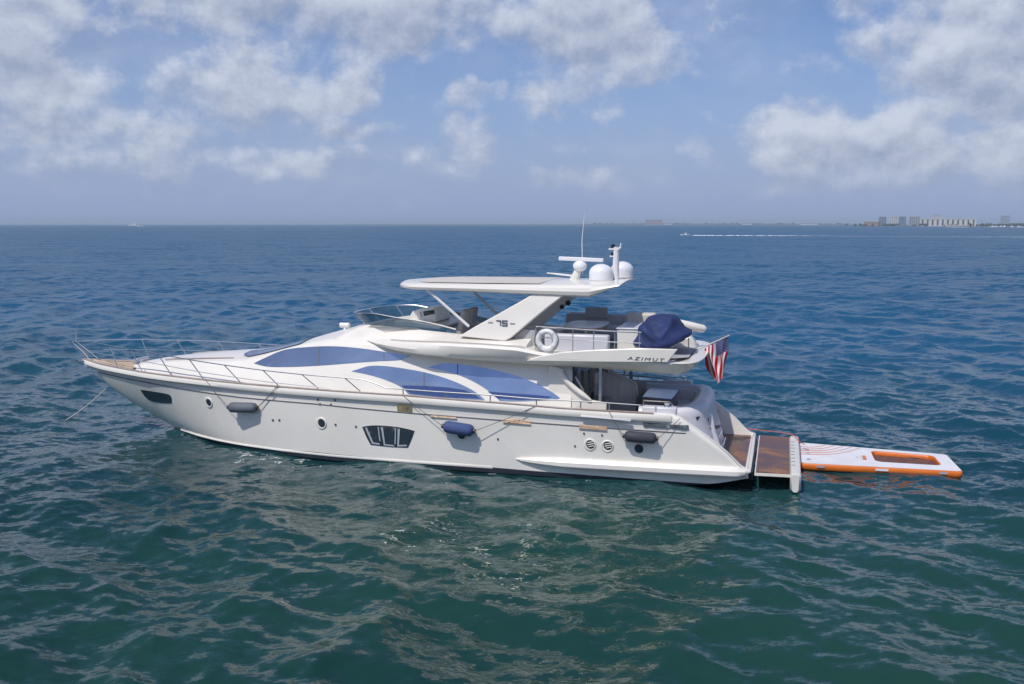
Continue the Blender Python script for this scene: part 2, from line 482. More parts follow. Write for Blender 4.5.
# ------------------------------------------------------------------ the yacht (x aft, y to starboard, z up; transom at x = 0)
yacht = thing('motor_yacht', 'large white flybridge motor yacht at anchor with blue windows', 'yacht', (-11.5, 0, 0))
Y = yacht
def hb(x):   # half breadth at the sheer
    if x < -9: return max(0.0, 2.9*(1-((-9-x)/14.68)**2.4))
    return 2.9-.35*((x+9)/9)**2
ZS = [(-23.68,2.31),(-22.5,2.22),(-20,2.17),(-14,2.15),(-10,2.13),(-8.9,2.10),(-6.8,2.05),(-5.2,1.99),(-4,1.97),(-2.1,1.955),
      (-1.87,1.89),(-1.42,1.59),(-.94,1.25),(-.57,.96),(-.22,.61),(-.04,.50),(.05,.48)]
def zs(x): return lerp(ZS, x)
STEM = [(-23.68,2.12),(-23.13,1.92),(-22.8,1.6),(-22.43,1.27),(-22,1.02),(-21.56,.78),(-20.67,.36),(-19.9,.03),(-18.94,-.3),(-17,-.7),(-13,-.95),(-5,-.9),(.05,-.6)]
def zk(x): return lerp(STEM, x)
BW = [(-19.95,0),(-19.1,.52),(-18.16,1.12),(-17,1.72),(-15.9,2.12),(-14.2,2.50),(-12.35,2.72),(-10,2.80),(-6,2.76),(-2,2.58),(.05,2.42)]
def bw(x): return lerp(BW, x)
def side_y(x, z):
    b, t0 = hb(x), max(zk(x), 0.0)
    y0 = bw(x) if zk(x) < 0 else 0.0
    e = .62 if x < -18 else .62+.2*min(1, (x+18)/6)
    zref = max(zs(x), min(2.0, 2.0))   # the flare keeps its shape where the sheer sweeps down aft
    t = min(1.0, max(0.0, (z-t0)/max(.02, zref-t0)))
    return y0 + (b-y0)*t**e
KN = [(-23.2,1.92),(-20.5,1.84),(-15.7,1.73),(-12.8,1.73),(-11.7,1.69),(-9.3,1.63),(-6.8,1.58),(-4.6,1.53),(-1.5,1.47)]
def boot(x): return lerp([(-19.5,.0),(-16,.12),(-13,.20),(-9,.18),(-5,.12),(0,.04)], x)
def hull_section(x):
    """one side from the keel up to the sheer"""
    k, s = zk(x), zs(x)
    pts = []
    if k < 0:
        pts += [(0, k), (bw(x)*.55, k*.62), (bw(x)*.93, -.16), (bw(x)*.985, -.05)]
        lo = 0.0
    else:
        pts += [(0, k)]*4; lo = k
    kn = lerp(KN, x)
    bs = boot(x)
    zz = [lo, max(lo, bs)] + list(np.linspace(max(lo, bs)+(.002 if bs > lo else 0), max(lo, min(kn, s)), 8))[0:] + [max(lo, min(kn+.012, s)), max(lo, min(2.0, s-.16)), s]
    q_ = x > -2.1 and k < 0
    if q_: zz = [lo, bs] + list(np.linspace(bs+.002, s-.18, 8)) + [s-.12, s-.05, s]
    for i, z in enumerate(zz):
        inset = .045 if i in (10, 11) and kn+.1 < s and not q_ else 0.0
        if q_ and i > 10: inset = .025 if i == 11 else .10
        if z <= lo+1e-6 and k >= 0: y = 0
        else: y = max(0.0, side_y(x, z)-inset)
        pts.append((y, z))
    if x > -1.6:
        zm = .27*((x+1.6)/1.6)**1.6
        pts = [(y, max(z, zm+.002*i)) for i, (y, z) in enumerate(pts)]
    return pts
XS = list(np.linspace(-23.68, -19, 30)) + list(np.linspace(-18.8, -2.2, 44)) + list(np.linspace(-2.08, .0, 22))
hs = [hull_section(x) for x in XS]
port = [[Vector((x, -y, z)) for y, z in s] for x, s in zip(XS, hs)]
hull_mb = MB(); hull_mb.loft(port)
hull_port_bvh = hull_mb.bvh()
full = [p[::-1] + [Vector((q.x, -q.y, q.z)) for q in p[1:]] for p in port]
hm = MB(); hm.loft(full)
hm.add(full[-1], [tuple(range(len(full[-1])))])
# bulwark: inboard top edge and inner face round the cockpit and stern wings
def inner(x, side):
    b = hb(x); z = zs(x); f = 1.2 if x < -1.3 else max(.42, 1.2-(x+1.3)*2.2) if x < -.95 else .42
    w = .24
    r_ = .10 if x > -2.1 else 0
    return [Vector((x, side*(b-r_), z)), Vector((x, side*(b-.05-r_), z+.02)), Vector((x, side*(b-w), z+.02)), Vector((x, side*(b-w-.02), min(z, f)))]
for side in (-1, 1):
    hm.loft([inner(x, side) for x in XS if x > -5.3])
hull = hm.build('hull', [M['hull'], M['under']], Y, sharp=28)
for p in hull.data.polygons:
    if max(hull.data.vertices[i].co.z for i in p.vertices) < .02+boot(hull.data.vertices[p.vertices[0]].co.x-11.5): p.material_index = 1

# white rubbing band under the sheer, on both sides
def strip(zlo, zhi, out, x0, x1, inn=.03, taper=.3):
    m = MB(); secs = []
    for x in [x for x in XS if x0 <= x <= x1]:
        k = min(1, (x-x0)/taper+.25, (x1-x)/taper+.25)
        a, b = zlo(x), zhi(x); y = side_y(x, (a+b)/2) if not callable(out) else 0
        o = out*k
        ya, yb = side_y(x, a), side_y(x, b)
        h = b-a
        secs.append([Vector((x, -(max(ya-inn,0)), a)), Vector((x, -(ya+o*.8), a+h*.06)), Vector((x, -(max(ya,yb)+o), a+h*.3)), Vector((x, -(yb+o), b-h*.2)), Vector((x, -(yb+o*.6), b)), Vector((x, -(max(yb-inn,0)), b))])
    m.loft(secs, closed=True, caps=True)
    return m
def both(m, name, mt, parent=Y, **k):
    a = m.build(name, mt, parent, **k); b = m.mirror().build(name, mt, parent, **k); return a, b
both(strip(lambda x: zs(x)-.185, lambda x: zs(x)+.012, .05, -23.66, -2.05), 'rubbing_band', M['gel'])
# cap rail
cm = MB(); cm.loft([[Vector((x, -max(hb(x)-dy, 0), zs(x)+dz)) for dy, dz in ((.0,.012),(-.02,.05),(.10,.055),(.12,.012))] for x in XS if x < -2.2], closed=True, caps=True)
both(cm, 'cap_rail', M['cap'])
# dark seam along the knuckle
def kn(x): return lerp(KN, x)
both(strip(lambda x: kn(x)-.012, lambda x: kn(x)+.018, .012, -23.0, -1.6), 'knuckle_seam', M['seam'])
both(strip(lambda x: .09+.02*(x+20)/10, lambda x: .16+.03*(x+20)/10, .02, -19.3, -7.0, taper=2.0), 'chine_strip', M['hull'])
# spray sponson aft
sp = MB(); secs = []
for x in [v for v in np.linspace(-6.5, .04, 40)]:
    k = min(1, (x+6.5)/1.4+.02)**.5*min(1, max(0.02,(.06-x)/.38))**.5
    c = .47-.02*k; h = .15*k
    y = side_y(x, c)
    secs.append([Vector((x, -(y-.05), c+h)), Vector((x, -(y+.10*k), c+h*.75)), Vector((x, -(y+.17*k), c+h*.2)), Vector((x, -(y+.17*k), c-h*.55)), Vector((x, -(y+.13*k), c-h*.9)), Vector((x, -(y-.05), c-h))])
sp.loft(secs, closed=True, caps=True)
both(sp, 'spray_rail', M['gel'])
sp2 = MB(); sp2.loft([[Vector((x, -(side_y(x,.33)+.095+dy), z)) for dy, z in ((-.1,.335),(.085,.335),(.085,.315),(-.1,.315))] for x in np.linspace(-4.9, .02, 30)], closed=True, caps=True)
both(sp2, 'spray_rail_trim', M['seam'])

# decks
dk = MB(); dk.loft([[Vector((x, y*max(hb(x)-.08, 0.0), zs(x)-.06+.06*(1-abs(y)))) for y in (-1,-.5,0,.5,1)] for x in XS if x < -4.9])
dk.build('deck', M['gel2'], Y)
bd = MB(); bd.loft([[Vector((x, y*max(hb(x)-.14, 0.0), zs(x)+.0+.06*(1-abs(y)))) for y in (-1,-.5,0,.5,1)] for x in XS if -23.2 < x < -20.9])
bd.build('bow_deck', M['pad'], Y)
ck = MB(); ck.box((-3.1, 0, 1.17), (4.0, 4.7, .06)); ck.build('cockpit_sole', M['sole'], Y)

# deckhouse: half sections (base y, base z, shoulder y, shoulder z, crown z)
HOUSE = [(-21.4,.30,2.18,.22,2.22,2.25),(-20.8,.75,2.15,.60,2.32,2.40),(-19.9,1.10,2.1,.92,2.47,2.57),(-19.0,1.40,2.1,1.12,2.57,2.69),(-17.8,1.75,2.1,1.3,2.65,2.82),
 (-16.7,2.0,2.1,1.45,2.72,2.92),(-16.1,2.1,2.1,1.5,2.80,2.98),(-15.4,2.18,2.1,1.52,2.98,3.12),(-14.6,2.24,2.1,1.55,3.20,3.33),(-13.8,2.3,2.1,1.6,3.40,3.57),
 (-13.0,2.33,2.1,1.66,3.55,3.80),(-12.2,2.35,2.1,1.72,3.62,3.86),(-11.0,2.36,2.05,1.8,3.62,3.80),(-9,2.37,2.0,1.85,3.6,3.72),(-7,2.37,1.95,1.88,3.55,3.65),(-5.0,2.36,1.9,1.9,3.5,3.6)]
HX = [h[0] for h in HOUSE]
def house(x): return [float(np.interp(x, HX, [h[i] for h in HOUSE])) for i in range(1, 6)]
hx = list(np.linspace(-21.4, -11, 60)) + list(np.linspace(-10.8, -5.0, 24))
def house_sec(x):
    yb, zb, ys, zsh, zr = house(x)
    q = [(yb, zb-.1), (yb, zb)]
    for t in (.15,.3,.45,.6,.75,.9): # slight tumblehome curve
        q.append((yb+(ys-yb)*t**1.25, zb+(zsh-zb)*t))
    for k in range(0, 7):            # rolled shoulder up to the crown
        a = k/6*math.pi/2
        q.append((ys*(.93*(1-k/6)**.8 + 0) if k else ys*.985, zsh + (zr-zsh)*(math.sin(a)*.98+.02)))
    q[-1] = (0.0, zr)
    return q
hsec = [house_sec(x) for x in hx]
hh = [[Vector((x, -y, z)) for y, z in s] + [Vector((x, y, z)) for y, z in s[-2::-1]] for x, s in zip(hx, hsec)]
hm2 = MB(); hm2.loft(hh); hm2.add(hh[-1], [tuple(range(len(hh[-1])))]); hm2.add(hh[0], [tuple(range(len(hh[0])))])
house_bvh = hm2.bvh()
deckhouse = hm2.build('deckhouse', M['gel'], Y, sharp=50)

def panels(name, poly, bvh, off, mt, parent, step=4.0, corners=(), mirror=True, rnd=True, label=None):
    p = smooth2(poly, corners=corners) if rnd else poly
    m = conform(p, bvh, off, step)
    a = m.build(name, mt, parent, sharp=40)
    if label: a['label'] = label
    b = m.mirror().build(name, mt, parent, sharp=40) if mirror else None
    return a, b
up = [(254,363.5),(261,359.8),(268,356.8),(278,352),(290,348.6),(310,347),(325,346.2),(340,346.4),(365,348.7),(390,352.8),(411,355.8),(404,359),(399,360.4),(375,361.2),(330,365),(300,366.8),(282,367.2),(268,367.0),(260,365.3)]
low = [(351.5,371.3),(359,369),(368,366),(378,365.6),(388,366.2),(405,368.6),(424,372),(440,376.3),(455,381.5),(468,387.5),(478,393.5),(485,400),(440,398),(408,394),(404,389),(397,384.5),(385,379.5),(372,375.5),(362,373.3)]
aft = [(428,367.4),(436,365),(442,363.2),(450,363.2),(462,364.4),(480,366.8),(500,371.3),(520,377),(536,383.2),(547,389),(555.5,394.3),(560,398),(556,399.8),(520,401.5),(500,401),(492,393.5),(484,387.5),(474,381.5),(462,376),(446,371)]
panels('side_window', up, house_bvh, .012, M['glass'], deckhouse, corners=(0,10), label='long upper side window, blue tinted')
panels('side_window', low, house_bvh, .012, M['glass'], deckhouse, corners=(0,11,13))
panels('side_window', aft, house_bvh, .012, M['glass'], deckhouse, corners=(0,11,12,14))
panels('painted_reflection', [(401.5,385.5),(425,386),(450,387.6),(464,390),(474,394),(481,398.8),(440,397.2),(410,393.5)], house_bvh, .017, M['glass2'], deckhouse, rnd=False)  # darker glass laid on to paint the reflected bulwark and rail
panels('painted_reflection', [(488,391.5),(510,393.3),(535,395),(552,396.6),(548,398.8),(520,400),(498,398.5)], house_bvh, .017, M['glass2'], deckhouse, rnd=False)
for seam in ([(319,346.8),(320,346.8),(319,365.6),(318,365.6)], [(383.6,352),(384.4,352.1),(384.4,360.6),(383.6,360.6)], [(423.8,372.2),(424.7,372.3),(424.7,396),(423.8,396)], [(457.3,364),(458.2,364.1),(458.2,374.5),(457.3,374)]):
    panels('window_seam', seam, house_bvh, .016, M['seam'], deckhouse, step=5, rnd=False)
# windscreen on the raked front, dark blue
def house_pt(x, f, off=.012):
    yb, zb, ys, zsh, zr = house(x); y = ys*f
    z = zsh + (zr-zsh)*math.cos(abs(f)**1.15*math.pi/2)
    return Vector((x-off*.5, y, z+off+.012))
ws = MB(); ws.loft([[house_pt(x, f*k) for f in np.linspace(-1, 1, 15)] for x, k in ((-16.5,.55),(-16.35,.72),(-16.1,.82),(-15.7,.86),(-15.3,.87),(-14.9,.87),(-14.5,.86),(-14.15,.84))])
ws.build('windscreen', M['glass2'], deckhouse)
for f in (-.3,.3):
    wp = MB(); wp.loft([[house_pt(x, f-.03, .03), house_pt(x, f+.03, .03)] for x in np.linspace(-16.4, -14.15, 8)]); wp.build('windscreen_mullion', M['gel'], deckhouse)
# raised grip line on the foredeck trunk
for side in (-1, 1):
    g = MB(); g.tube([Vector((x, side*house(x)[2]*.80, house(x)[3]+.075)) for x in np.linspace(-19.6,-16.7,12)], .022); g.build('grab_rail', M['cap'], deckhouse)

# flybridge deck with its overhanging fascia
YF = [(-11.6,1.74),(-11.1,1.98),(-10.4,2.28),(-9.4,2.54),(-8,2.68),(-5,2.74),(-2.6,2.70),(-2.1,2.66)]
def yf(x): return lerp(YF, x)
ZT = [(-11.6,3.64),(-11.0,3.67),(-10.2,3.68),(-8.9,3.72),(-7.7,3.72),(-6.5,3.68),(-5.9,3.57),(-5.3,3.5),(-2.1,3.45)]
ZB = [(-11.6,3.60),(-11.1,3.45),(-10.2,3.36),(-8.9,3.29),(-6.8,3.205),(-5.3,3.17),(-4.1,3.13),(-2.2,3.03)]
fx = list(np.linspace(-11.6, -2.1, 48))
fs = []
for x in fx:
    w, zt, zb = yf(x), lerp(ZT, x), lerp(ZB, x); h = zt-zb
    sl_ = max(0, min(1, (x+9.5)/4.5))
    s = [(0, zb+.10*min(1,h/.3)), (max(.1,w-.9), zb+.10*min(1,h/.3)), (w-.22-.30*sl_, zb+.03*min(1,h/.3)), (w-.10-.30*sl_, zb), (w-.02-.28*sl_, zb+h*.12), (w+.02-.14*sl_, zb+h*.45), (w-.02+.03*sl_, zb+h*.85), (w-.07, zt), (w-.14, zt+.015), (max(.1,w-.45), zt+.02 if x < -6.1 else zt-.02), (0, zt+.02 if x < -6.1 else 3.48)]
    fs.append([Vector((x, -y, z)) for y, z in s] + [Vector((x, y, z)) for y, z in s[-2:0:-1]])
fm = MB(); fm.loft(fs, closed=True, caps=True)
fly = fm.build('flybridge_deck', M['gel'], Y, sharp=32)
fly_bvh = fm.bvh()
# rounded aft lip of the flybridge
lip = MB(); secs = []
for k in np.linspace(-1, 1, 41):
    a = k*math.pi/2
    c = Vector((-2.1+.72*math.cos(a)**.55 if abs(k) < .999 else -2.1, 2.62*math.copysign(abs(math.sin(a))**.62, a), 0))
    n = Vector((math.cos(a)*.9+.1, math.sin(a)*.5, 0)).normalized()
    zz = 3.05
    secs.append([c+n*.0+Vector((0,0,zz+.38)), c+n*.06+Vector((0,0,zz+.36)), c-n*.07+Vector((0,0,zz+.20)), c-n*.34+Vector((0,0,zz-.01)), c-n*.75+Vector((0,0,zz+.02)), c-n*.75+Vector((0,0,zz+.32)), c-n*.45+Vector((0,0,zz+.33)), c-n*.14+Vector((0,0,zz+.40))])
lip.loft(secs, closed=True, caps=True)
lip.build('aft_lip', M['gel'], fly, sharp=40)
pf = MB(); pf.loft([[Vector((x, y*yf(x)*.9, 3.5)) for y in (-1, 1)] for x in (-6, -4, -2.3)]+[[Vector((-1.75, -1.7, 3.46)), Vector((-1.75, 1.7, 3.46))]])
pf.build('flybridge_sole', M['grey'], fly)
# raised side wings carrying the maker's name
wing = MB(); wing_poly = [(526,361),(540,356.2),(560,352.6),(580,350.8),(600,349.8),(640,348.4),(677.5,349.6),(667.5,362.6),(600,362.2)]
wp = [Q(*q, y=-2.74) for q in wing_poly]
wing.prism(wp, (0, .14, 0))
wa, wb = both(wing, 'side_wing', M['gel'], fly, sharp=30, bevel=.02)
cl = MB(); cl.loft([[Vector((x, -(yf(x)-dy), z+lerp(ZT,x))) for dy, z in ((.12,.018),(.12,.05),(.17,.05),(.17,.018))] for x in np.linspace(-10.7,-6.3,24)], closed=True, caps=True); both(cl, 'crease_line', M['canvas'], fly)

def text(body, size, name, mt, parent, mtx, ext=.006, shear=0.0, spacing=1.0, sx=1.0):
    cu = bpy.data.curves.new(name, 'FONT'); cu.body = body; cu.size = size; cu.extrude = ext; cu.shear = shear; cu.space_character = spacing
    cu.align_x = 'CENTER'; cu.align_y = 'CENTER'
    to = bpy.data.objects.new('tmp_text', cu); col.objects.link(to)
    bpy.context.view_layer.update()
    me = bpy.data.meshes.new_from_object(to.evaluated_get(bpy.context.evaluated_depsgraph_get()))
    bpy.data.objects.remove(to); bpy.data.curves.remove(cu)
    me.transform(mtx @ Matrix.Diagonal((sx, 1, 1, 1)))
    me.transform(Matrix.Translation(-Vector(parent['_o'])))
    me.name = name; me.materials.clear(); me.materials.append(mt)
    o = bpy.data.objects.new(name, me); col.objects.link(o); o.parent = parent; o['_o'] = list(parent['_o'])
    return o
def face_port(p, tilt=0.0): return Matrix.Translation(p) @ Matrix.Rotation(R(90)-tilt, 4, 'X')
def face_stbd(p): return Matrix.Translation(p) @ Matrix.Rotation(R(180), 4, 'Z') @ Matrix.Rotation(R(90), 4, 'X')
c_ = Q(645.3, 359.2, y=-2.745)
text('AZIMUT', .125, 'name_lettering', M['letter'], wa, face_port(c_) @ Matrix.Rotation(R(-1), 4, 'Z'), shear=.25, spacing=1.35, sx=1.75)
text('AZIMUT', .125, 'name_lettering', M['letter'], wb, face_stbd((c_.x, -c_.y, c_.z)), shear=.25, spacing=1.35, sx=1.75)

# coaming in front of and beside the helm, with the smoked wind deflector on it
def horse(xf, xa, w, n=15, pw=.62):
    """U-shaped plan line: port aft, round the front, starboard aft"""
    pts = [Vector((x, -w, 0)) for x in np.linspace(xa, xf+1.5, 10)]
    for k in range(1, n): 
        a = k/n*math.pi
        pts.append(Vector((xf+1.5-1.5*max(0,math.sin(a))**pw, -w*math.copysign(abs(math.cos(a))**.7, math.cos(a)), 0)))
    return pts + [Vector((p.x, w, 0)) for p in pts[9::-1]]
inn = horse(-12.05, -6.3, 1.62); outr = horse(-13.0, -6.3, 2.42)
mid_ = horse(-12.35, -6.3, 1.85)
def zi(x): return lerp([(-12.1,4.02),(-11.3,4.10),(-10.6,4.05),(-8.5,3.90),(-6.3,3.9)], x)
co = MB(); secs = []
for a, m_, b in zip(inn, mid_, outr):
    t = zi(a.x)
    if b.x < -9.6:
        hw = lerp([(-11.3,1.62),(-9.6,2.42)], b.x); b = Vector((b.x, max(-hw, min(hw, b.y)), 0))
    h_, _, _, _ = house_bvh.ray_cast(Vector((b.x, b.y*.97, 6)), Vector((0,0,-1)))
    zo = lerp([(-11.3,min(3.73,(h_.z if h_ else 3.7))),(-9.6,3.73)], b.x)
    if b.x < -11.3 and h_: zo = h_.z-.004
    m_ = Vector((m_.x, max(-abs(b.y)*.9, min(abs(b.y)*.9, m_.y)), 0)) if abs(b.y) > .05 else m_
    secs.append([Vector((a.x+.06, a.y*.96, 3.5)), Vector((a.x+.06, a.y*.96, t-.02)), Vector((a.x, a.y, t)), Vector((a.x*.7+m_.x*.3, a.y*.7+m_.y*.3, t)), Vector((m_.x, m_.y, t*.80+zo*.20)), Vector((m_.x*.45+b.x*.55, m_.y*.45+b.y*.55, t*.36+zo*.64)), Vector((b.x, b.y, zo-.005)), Vector((b.x+(.1 if b.x < -12 else 0), b.y*.98, min(3.55, zo-.06)))])
co.loft(secs, caps=True)
coam = co.build('flybridge_coaming', M['gel'], Y, sharp=40)
gl = MB(); vs_b = []; vs_t = []
for a in inn:
    f = max(0, min(1, (-10.3-a.x)/1.7)); 
    if a.x > -8.4: continue
    b0 = Vector((a.x-.05, a.y*1.02, zi(a.x)-.01))
    zt = lerp([(-12.1,4.40),(-11.2,4.46),(-10.7,4.36),(-9.4,4.20),(-8.5,4.0)], a.x)
    t0 = Vector((a.x-.05-.38*f, a.y*(1.02+.05*f), zt))
    vs_b.append(b0); vs_t.append(t0)
gl.loft([[b, b.lerp(t, .5), t] for b, t in zip(vs_b, vs_t)])
visor = gl.build('wind_deflector', M['visor'], coam, sharp=60)
gt = MB(); gt.tube(vs_t, .022, 6); gt.build('deflector_rim', M['steel'], visor)
for i in (len(vs_b)//2-4, len(vs_b)//2+4, len(vs_b)//2):
    gp = MB(); gp.tube([vs_b[i], vs_t[i]], .02, 6); gp.build('deflector_post', M['steel'], visor)
# horn and searchlight ahead of the windscreen
sl = MB(); sb = Q(345, 327, y=-.4); sl.tube([sb-Vector((0,0,.12)), sb+Vector((0,0,.02))], .05, 10); sl.tube([sb+Vector((-.16,0,.06)), sb+Vector((.16,0,.06))], .085, 12)
sl.build('searchlight', M['pvc'], Y, sharp=50)

# helm pod and seats
hp = MB(); a = -.85; b_ = .35
prof = [(410,321.5),(409.5,316),(412.5,311.2),(418,309.3),(431.5,307.4),(434.5,309),(436,316),(437,322)]
hp.prism([Q(*q, y=-.75) for q in prof], (0, 1.3, 0))
hp.prism([Q(*q, y=-1.4) for q in ((395,321),(410,320.5),(440,327),(440,330),(395,326))], (0, 2.8, 0))
helm = hp.build('helm_console', M['gel2'], Y, bevel=.03)
hd = MB(); hd.prism([Q(*q, y=-.765) for q in ((423,311.5),(434,309.8),(434.6,313.8),(424,316))], (0,.03,0)); hd.build('instrument_screen', M['dark'], helm)
hd = MB(); hd.prism([Q(*q, y=-.765) for q in ((419.5,312),(421.3,311.8),(422.3,317),(420.6,317.2))], (0,.03,0)); hd.build('instrument_panel', M['dkgrey'], helm)
wl_ = MB(); wc = Q(434, 317, y=-.2)
wl_.tube([wc+Vector((.1+.06*math.sin(t), .19*math.cos(t), .19*math.sin(t))) for t in np.linspace(0, 6.283, 18)], .015, 6); wl_.tube([wc+Vector((.1,-.19,0)), wc+Vector((.1,.19,0))], .012, 5); wl_.tube([wc, wc+Vector((.1,0,0))], .03, 6)
wl_.build('steering_wheel', M['black'], helm)
def seat(name, c, w, d, h, back, mt, rot=0.0, parent=Y):
    """cushion with a reclined backrest, facing forward (-x) before rot"""
    m = MB(); rz = Matrix.Rotation(rot, 3, 'Z')
    m.box(Vector(c)+Vector((0,0,h-.08)), (d, w, .16), rz)
    m.box(Vector(c)+Vector((0,0,(h-.16)/2)), (d*.8, w*.7, h-.16), rz)
    o = m.build(name, mt, parent, bevel=.04)
    m = MB(); rb = rz @ Matrix.Rotation(R(12), 3, 'Y')
    m.box(Vector(c)+rz @ Vector((d*.48, 0, h+back*.5-.02)), (.15, w, back), rb)
    m.build('backrest', mt, o, bevel=.05)
    return o
p_ = Q(458, 321, y=-.2)
for yy, dx_ in ((-.75, 0), (.0, 0.02)):
    seat('helm_seat', (p_.x+.15+dx_, yy, 3.5), .6, .5, .48, .62, M['grey'])
seat('bench_seat', (-8.3, .9, 3.5), 1.1, .6, .42, .35, M['grey'])
seat('bench_seat', (-10.6, .95, 3.5), .9, 1.1, .4, .25, M['canvas'])

# radar arch
for side in (-1, 1):
    m = MB()
    o_ = [Q(*q, y=-2.12) for q in ((459,336.2),(474,327),(500,312.5),(520,301),(531,294.5),(562,295.5),(548,306.5),(530,321.5),(511.5,337.5),(505,341))]
    def sh(p, y0, y1): k = (p.z-3.8)/1.3; return Vector((p.x, side*(y0+(y1-y0)*k), p.z))
    A = [sh(p, 2.16, 1.86) for p in o_]; B = [sh(p, 1.82, 1.55) for p in o_]; n = len(A)
    m.add(A+B, [tuple(range(n)), tuple(range(n, 2*n))] + [(i, (i+1)%n, n+(i+1)%n, n+i) for i in range(n)])
    al = m.build('arch_leg', M['gel'], Y, sharp=25, bevel=.03)
    if side == -1:
        p = Q(502.2, 323.3, y=-2.06); k = math.atan2(.30, 1.3); T = face_port(p, k)
        for nm, bars in (('number_seven', ((-.115,.075,.15,.028),(-.054,.0,.028,.13))), ('number_five', ((.075,.075,.17,.028),(.004,.04,.028,.07),(.075,.005,.17,.028),(.146,-.03,.028,.07),(.075,-.065,.17,.028))),
                         ('number_dash', ((-.36,.02,.15,.014),)), ('number_dash', ((.31,.005,.15,.014),))):
            m = MB()
            for cx0, cz0, w0, h0 in bars: m.box(T @ Vector((cx0, cz0, .006)), (w0, h0, .012), T.to_3x3())
            m.build(nm, M['letter'], al)
    else:
        p = Q(504.3, 323.4, y=-2.03)
        text('75', .21, 'number_lettering', M['letter'], al, Matrix.Translation((p.x, 2.06, p.z)) @ Matrix.Rotation(R(180),4,'Z') @ Matrix.Rotation(R(90)-math.atan2(.3,1.3), 4, 'X'), sx=1.55)
        for (u, r_) in (((568,303),.09),((562,307),.075)):
            s_ = MB(); q = Q(*u, y=1.62); s_.lathe([(r_,0),(r_,.03),(r_*.8,.045),(.01,.03)], q+Vector((0,.02,0)), (0,-1,.2), 16); s_.build('speaker', M['black'], al)
# hardtop
ht = MB(); secs = []
for x, w, zt, zb in ((-10.95,.15,5.33,5.27),(-10.9,.65,5.36,5.25),(-10.72,1.15,5.38,5.24),(-10.42,1.55,5.40,5.23),(-10.1,1.8,5.41,5.225),(-9.6,1.9,5.42,5.215),(-8.5,1.93,5.43,5.20),(-7.4,1.93,5.43,5.18),(-6.4,1.93,5.44,5.15),(-5.4,1.93,5.45,5.125),(-4.62,1.92,5.46,5.11),(-4.5,1.92,5.463,5.15),(-3.72,1.89,5.475,5.45)):
    h = zt-zb
    s = [(0,zb+.02),(w*.6,zb+.01),(w*.93,zb),(w*.985,zb+h*.15),(w,zb+h*.45),(w*.985,zb+h*.75),(w*.93,zt-.005),(w*.8,zt+.015),(w*.4,zt+.05),(0,zt+.06)]
    secs.append([Vector((x,-y,z)) for y, z in s] + [Vector((x,y,z)) for y, z in s[-2:0:-1]])
ht.loft(secs, closed=True, caps=True)
hardtop = ht.build('hardtop', M['gel'], Y, sharp=30)
rp = MB(); rp.loft([[Vector((x, y*w, zt+.03+.035*(1-y*y))) for y in np.linspace(-1,1,9)] for x, w, zt in ((-10.2,.9,5.41),(-10.0,1.3,5.415),(-9.6,1.62,5.42),(-8.4,1.7,5.43),(-7,1.7,5.435),(-6.1,1.7,5.44))])
rp.build('roof_panel', M['canvas'], hardtop)
for s_, (a, b) in ((-1, ((425,288.5),(469,326.5))),):
    for side in (-1, 1):
        st = MB(); p0 = Q(*a, y=-1.75); p1 = Q(*b, y=-1.62); p0.y *= -side*-1 if side == 1 else 1; p1.y = -p1.y if side == 1 else p1.y
        p0.y = side*1.75
        st.tube([p0+Vector((0,0,.02)), p1], .045, 8); st.build('hardtop_strut', M['pvc'], hardtop)

# mast, radar and domes on the hardtop
eq = MB(); p = Q(600, 276, y=0)
def dome(c, r, h):
    m = MB(); m.lathe([(r*.98,0),(r,.04),(r,h-r*.75)]+[(r*math.cos(a), h-r*.75+r*.75*math.sin(a)) for a in np.linspace(.2,1.5,8)]+[(.01,h)], c, n=24)
    d = m.build('satellite_dome', M['dome'], Y, sharp=50)
    m = MB(); m.lathe([(r*.8,-.1),(r*.85,0.0)], c, n=20); m.build('dome_base', M['gel2'], d)
pb = Q(601, 283, y=-.35); dome((pb.x, -.35, 5.52), .36, .49)
pb = Q(622, 281, y=1.0); dome((pb.x, 1.0, 5.55), .36, .49)
rd = MB(); b0 = Q(574, 280, y=0); rd.tube([b0+Vector((0,0,-.05)), Q(578, 270, y=0)], [.16,.1], 10)
rt_ = rd.build('radar_pedestal', M['gel2'], Y)
m = MB(); c0 = Q(580, 266, y=0); m.ellipsoid(c0, (.22,.22,.17)); m.build('radar_gearbox', M['dome'], rt_)
m = MB(); a0, a1 = Q(558.5, 258.5, y=-.1), Q(604, 260.2, y=.1); m.box((a0+a1)/2, ((a1-a0).length, .14, .12), Matrix.Rotation(math.atan2(-(a1-a0).z, (a1-a0).x), 3, 'Y')); m.tube([c0, (a0+a1)/2], .06)
m.build('radar_scanner', M['dome'], rt_, bevel=.02)
m = MB(); m.tube([c0+Vector((.02,.3,-.3)), Q(582, 240, y=.3), Q(584.6, 212.5, y=.3)], [.022,.015,.006], 6); m.build('whip_antenna', M['pvc'], Y)
m = MB(); m.tube([Q(547, 273, y=.1), Q(558, 274.2, y=0), Q(574, 276, y=0)], [.018,.03,.03], 6); m.build('horn', M['pvc'], rt_)
ms = MB(); q0, q1 = Q(615.5, 284, y=-.15), Q(616.3, 247, y=-.15); ms.tube([q0, q1], [.11,.085], 10)
ms.box(Q(615, 249, y=-.15)+Vector((-.02,0,0)), (.32,.16,.05)); ms.box(Q(612.8, 256.2, y=-.15), (.18,.14,.04))
ms.tube([Q(617, 249, y=-.15), Q(620.5, 247.5, y=-.15), Q(621, 243, y=-.15)], [.03,.03,.015], 6)
mast = ms.build('mast', M['pvc'], Y)
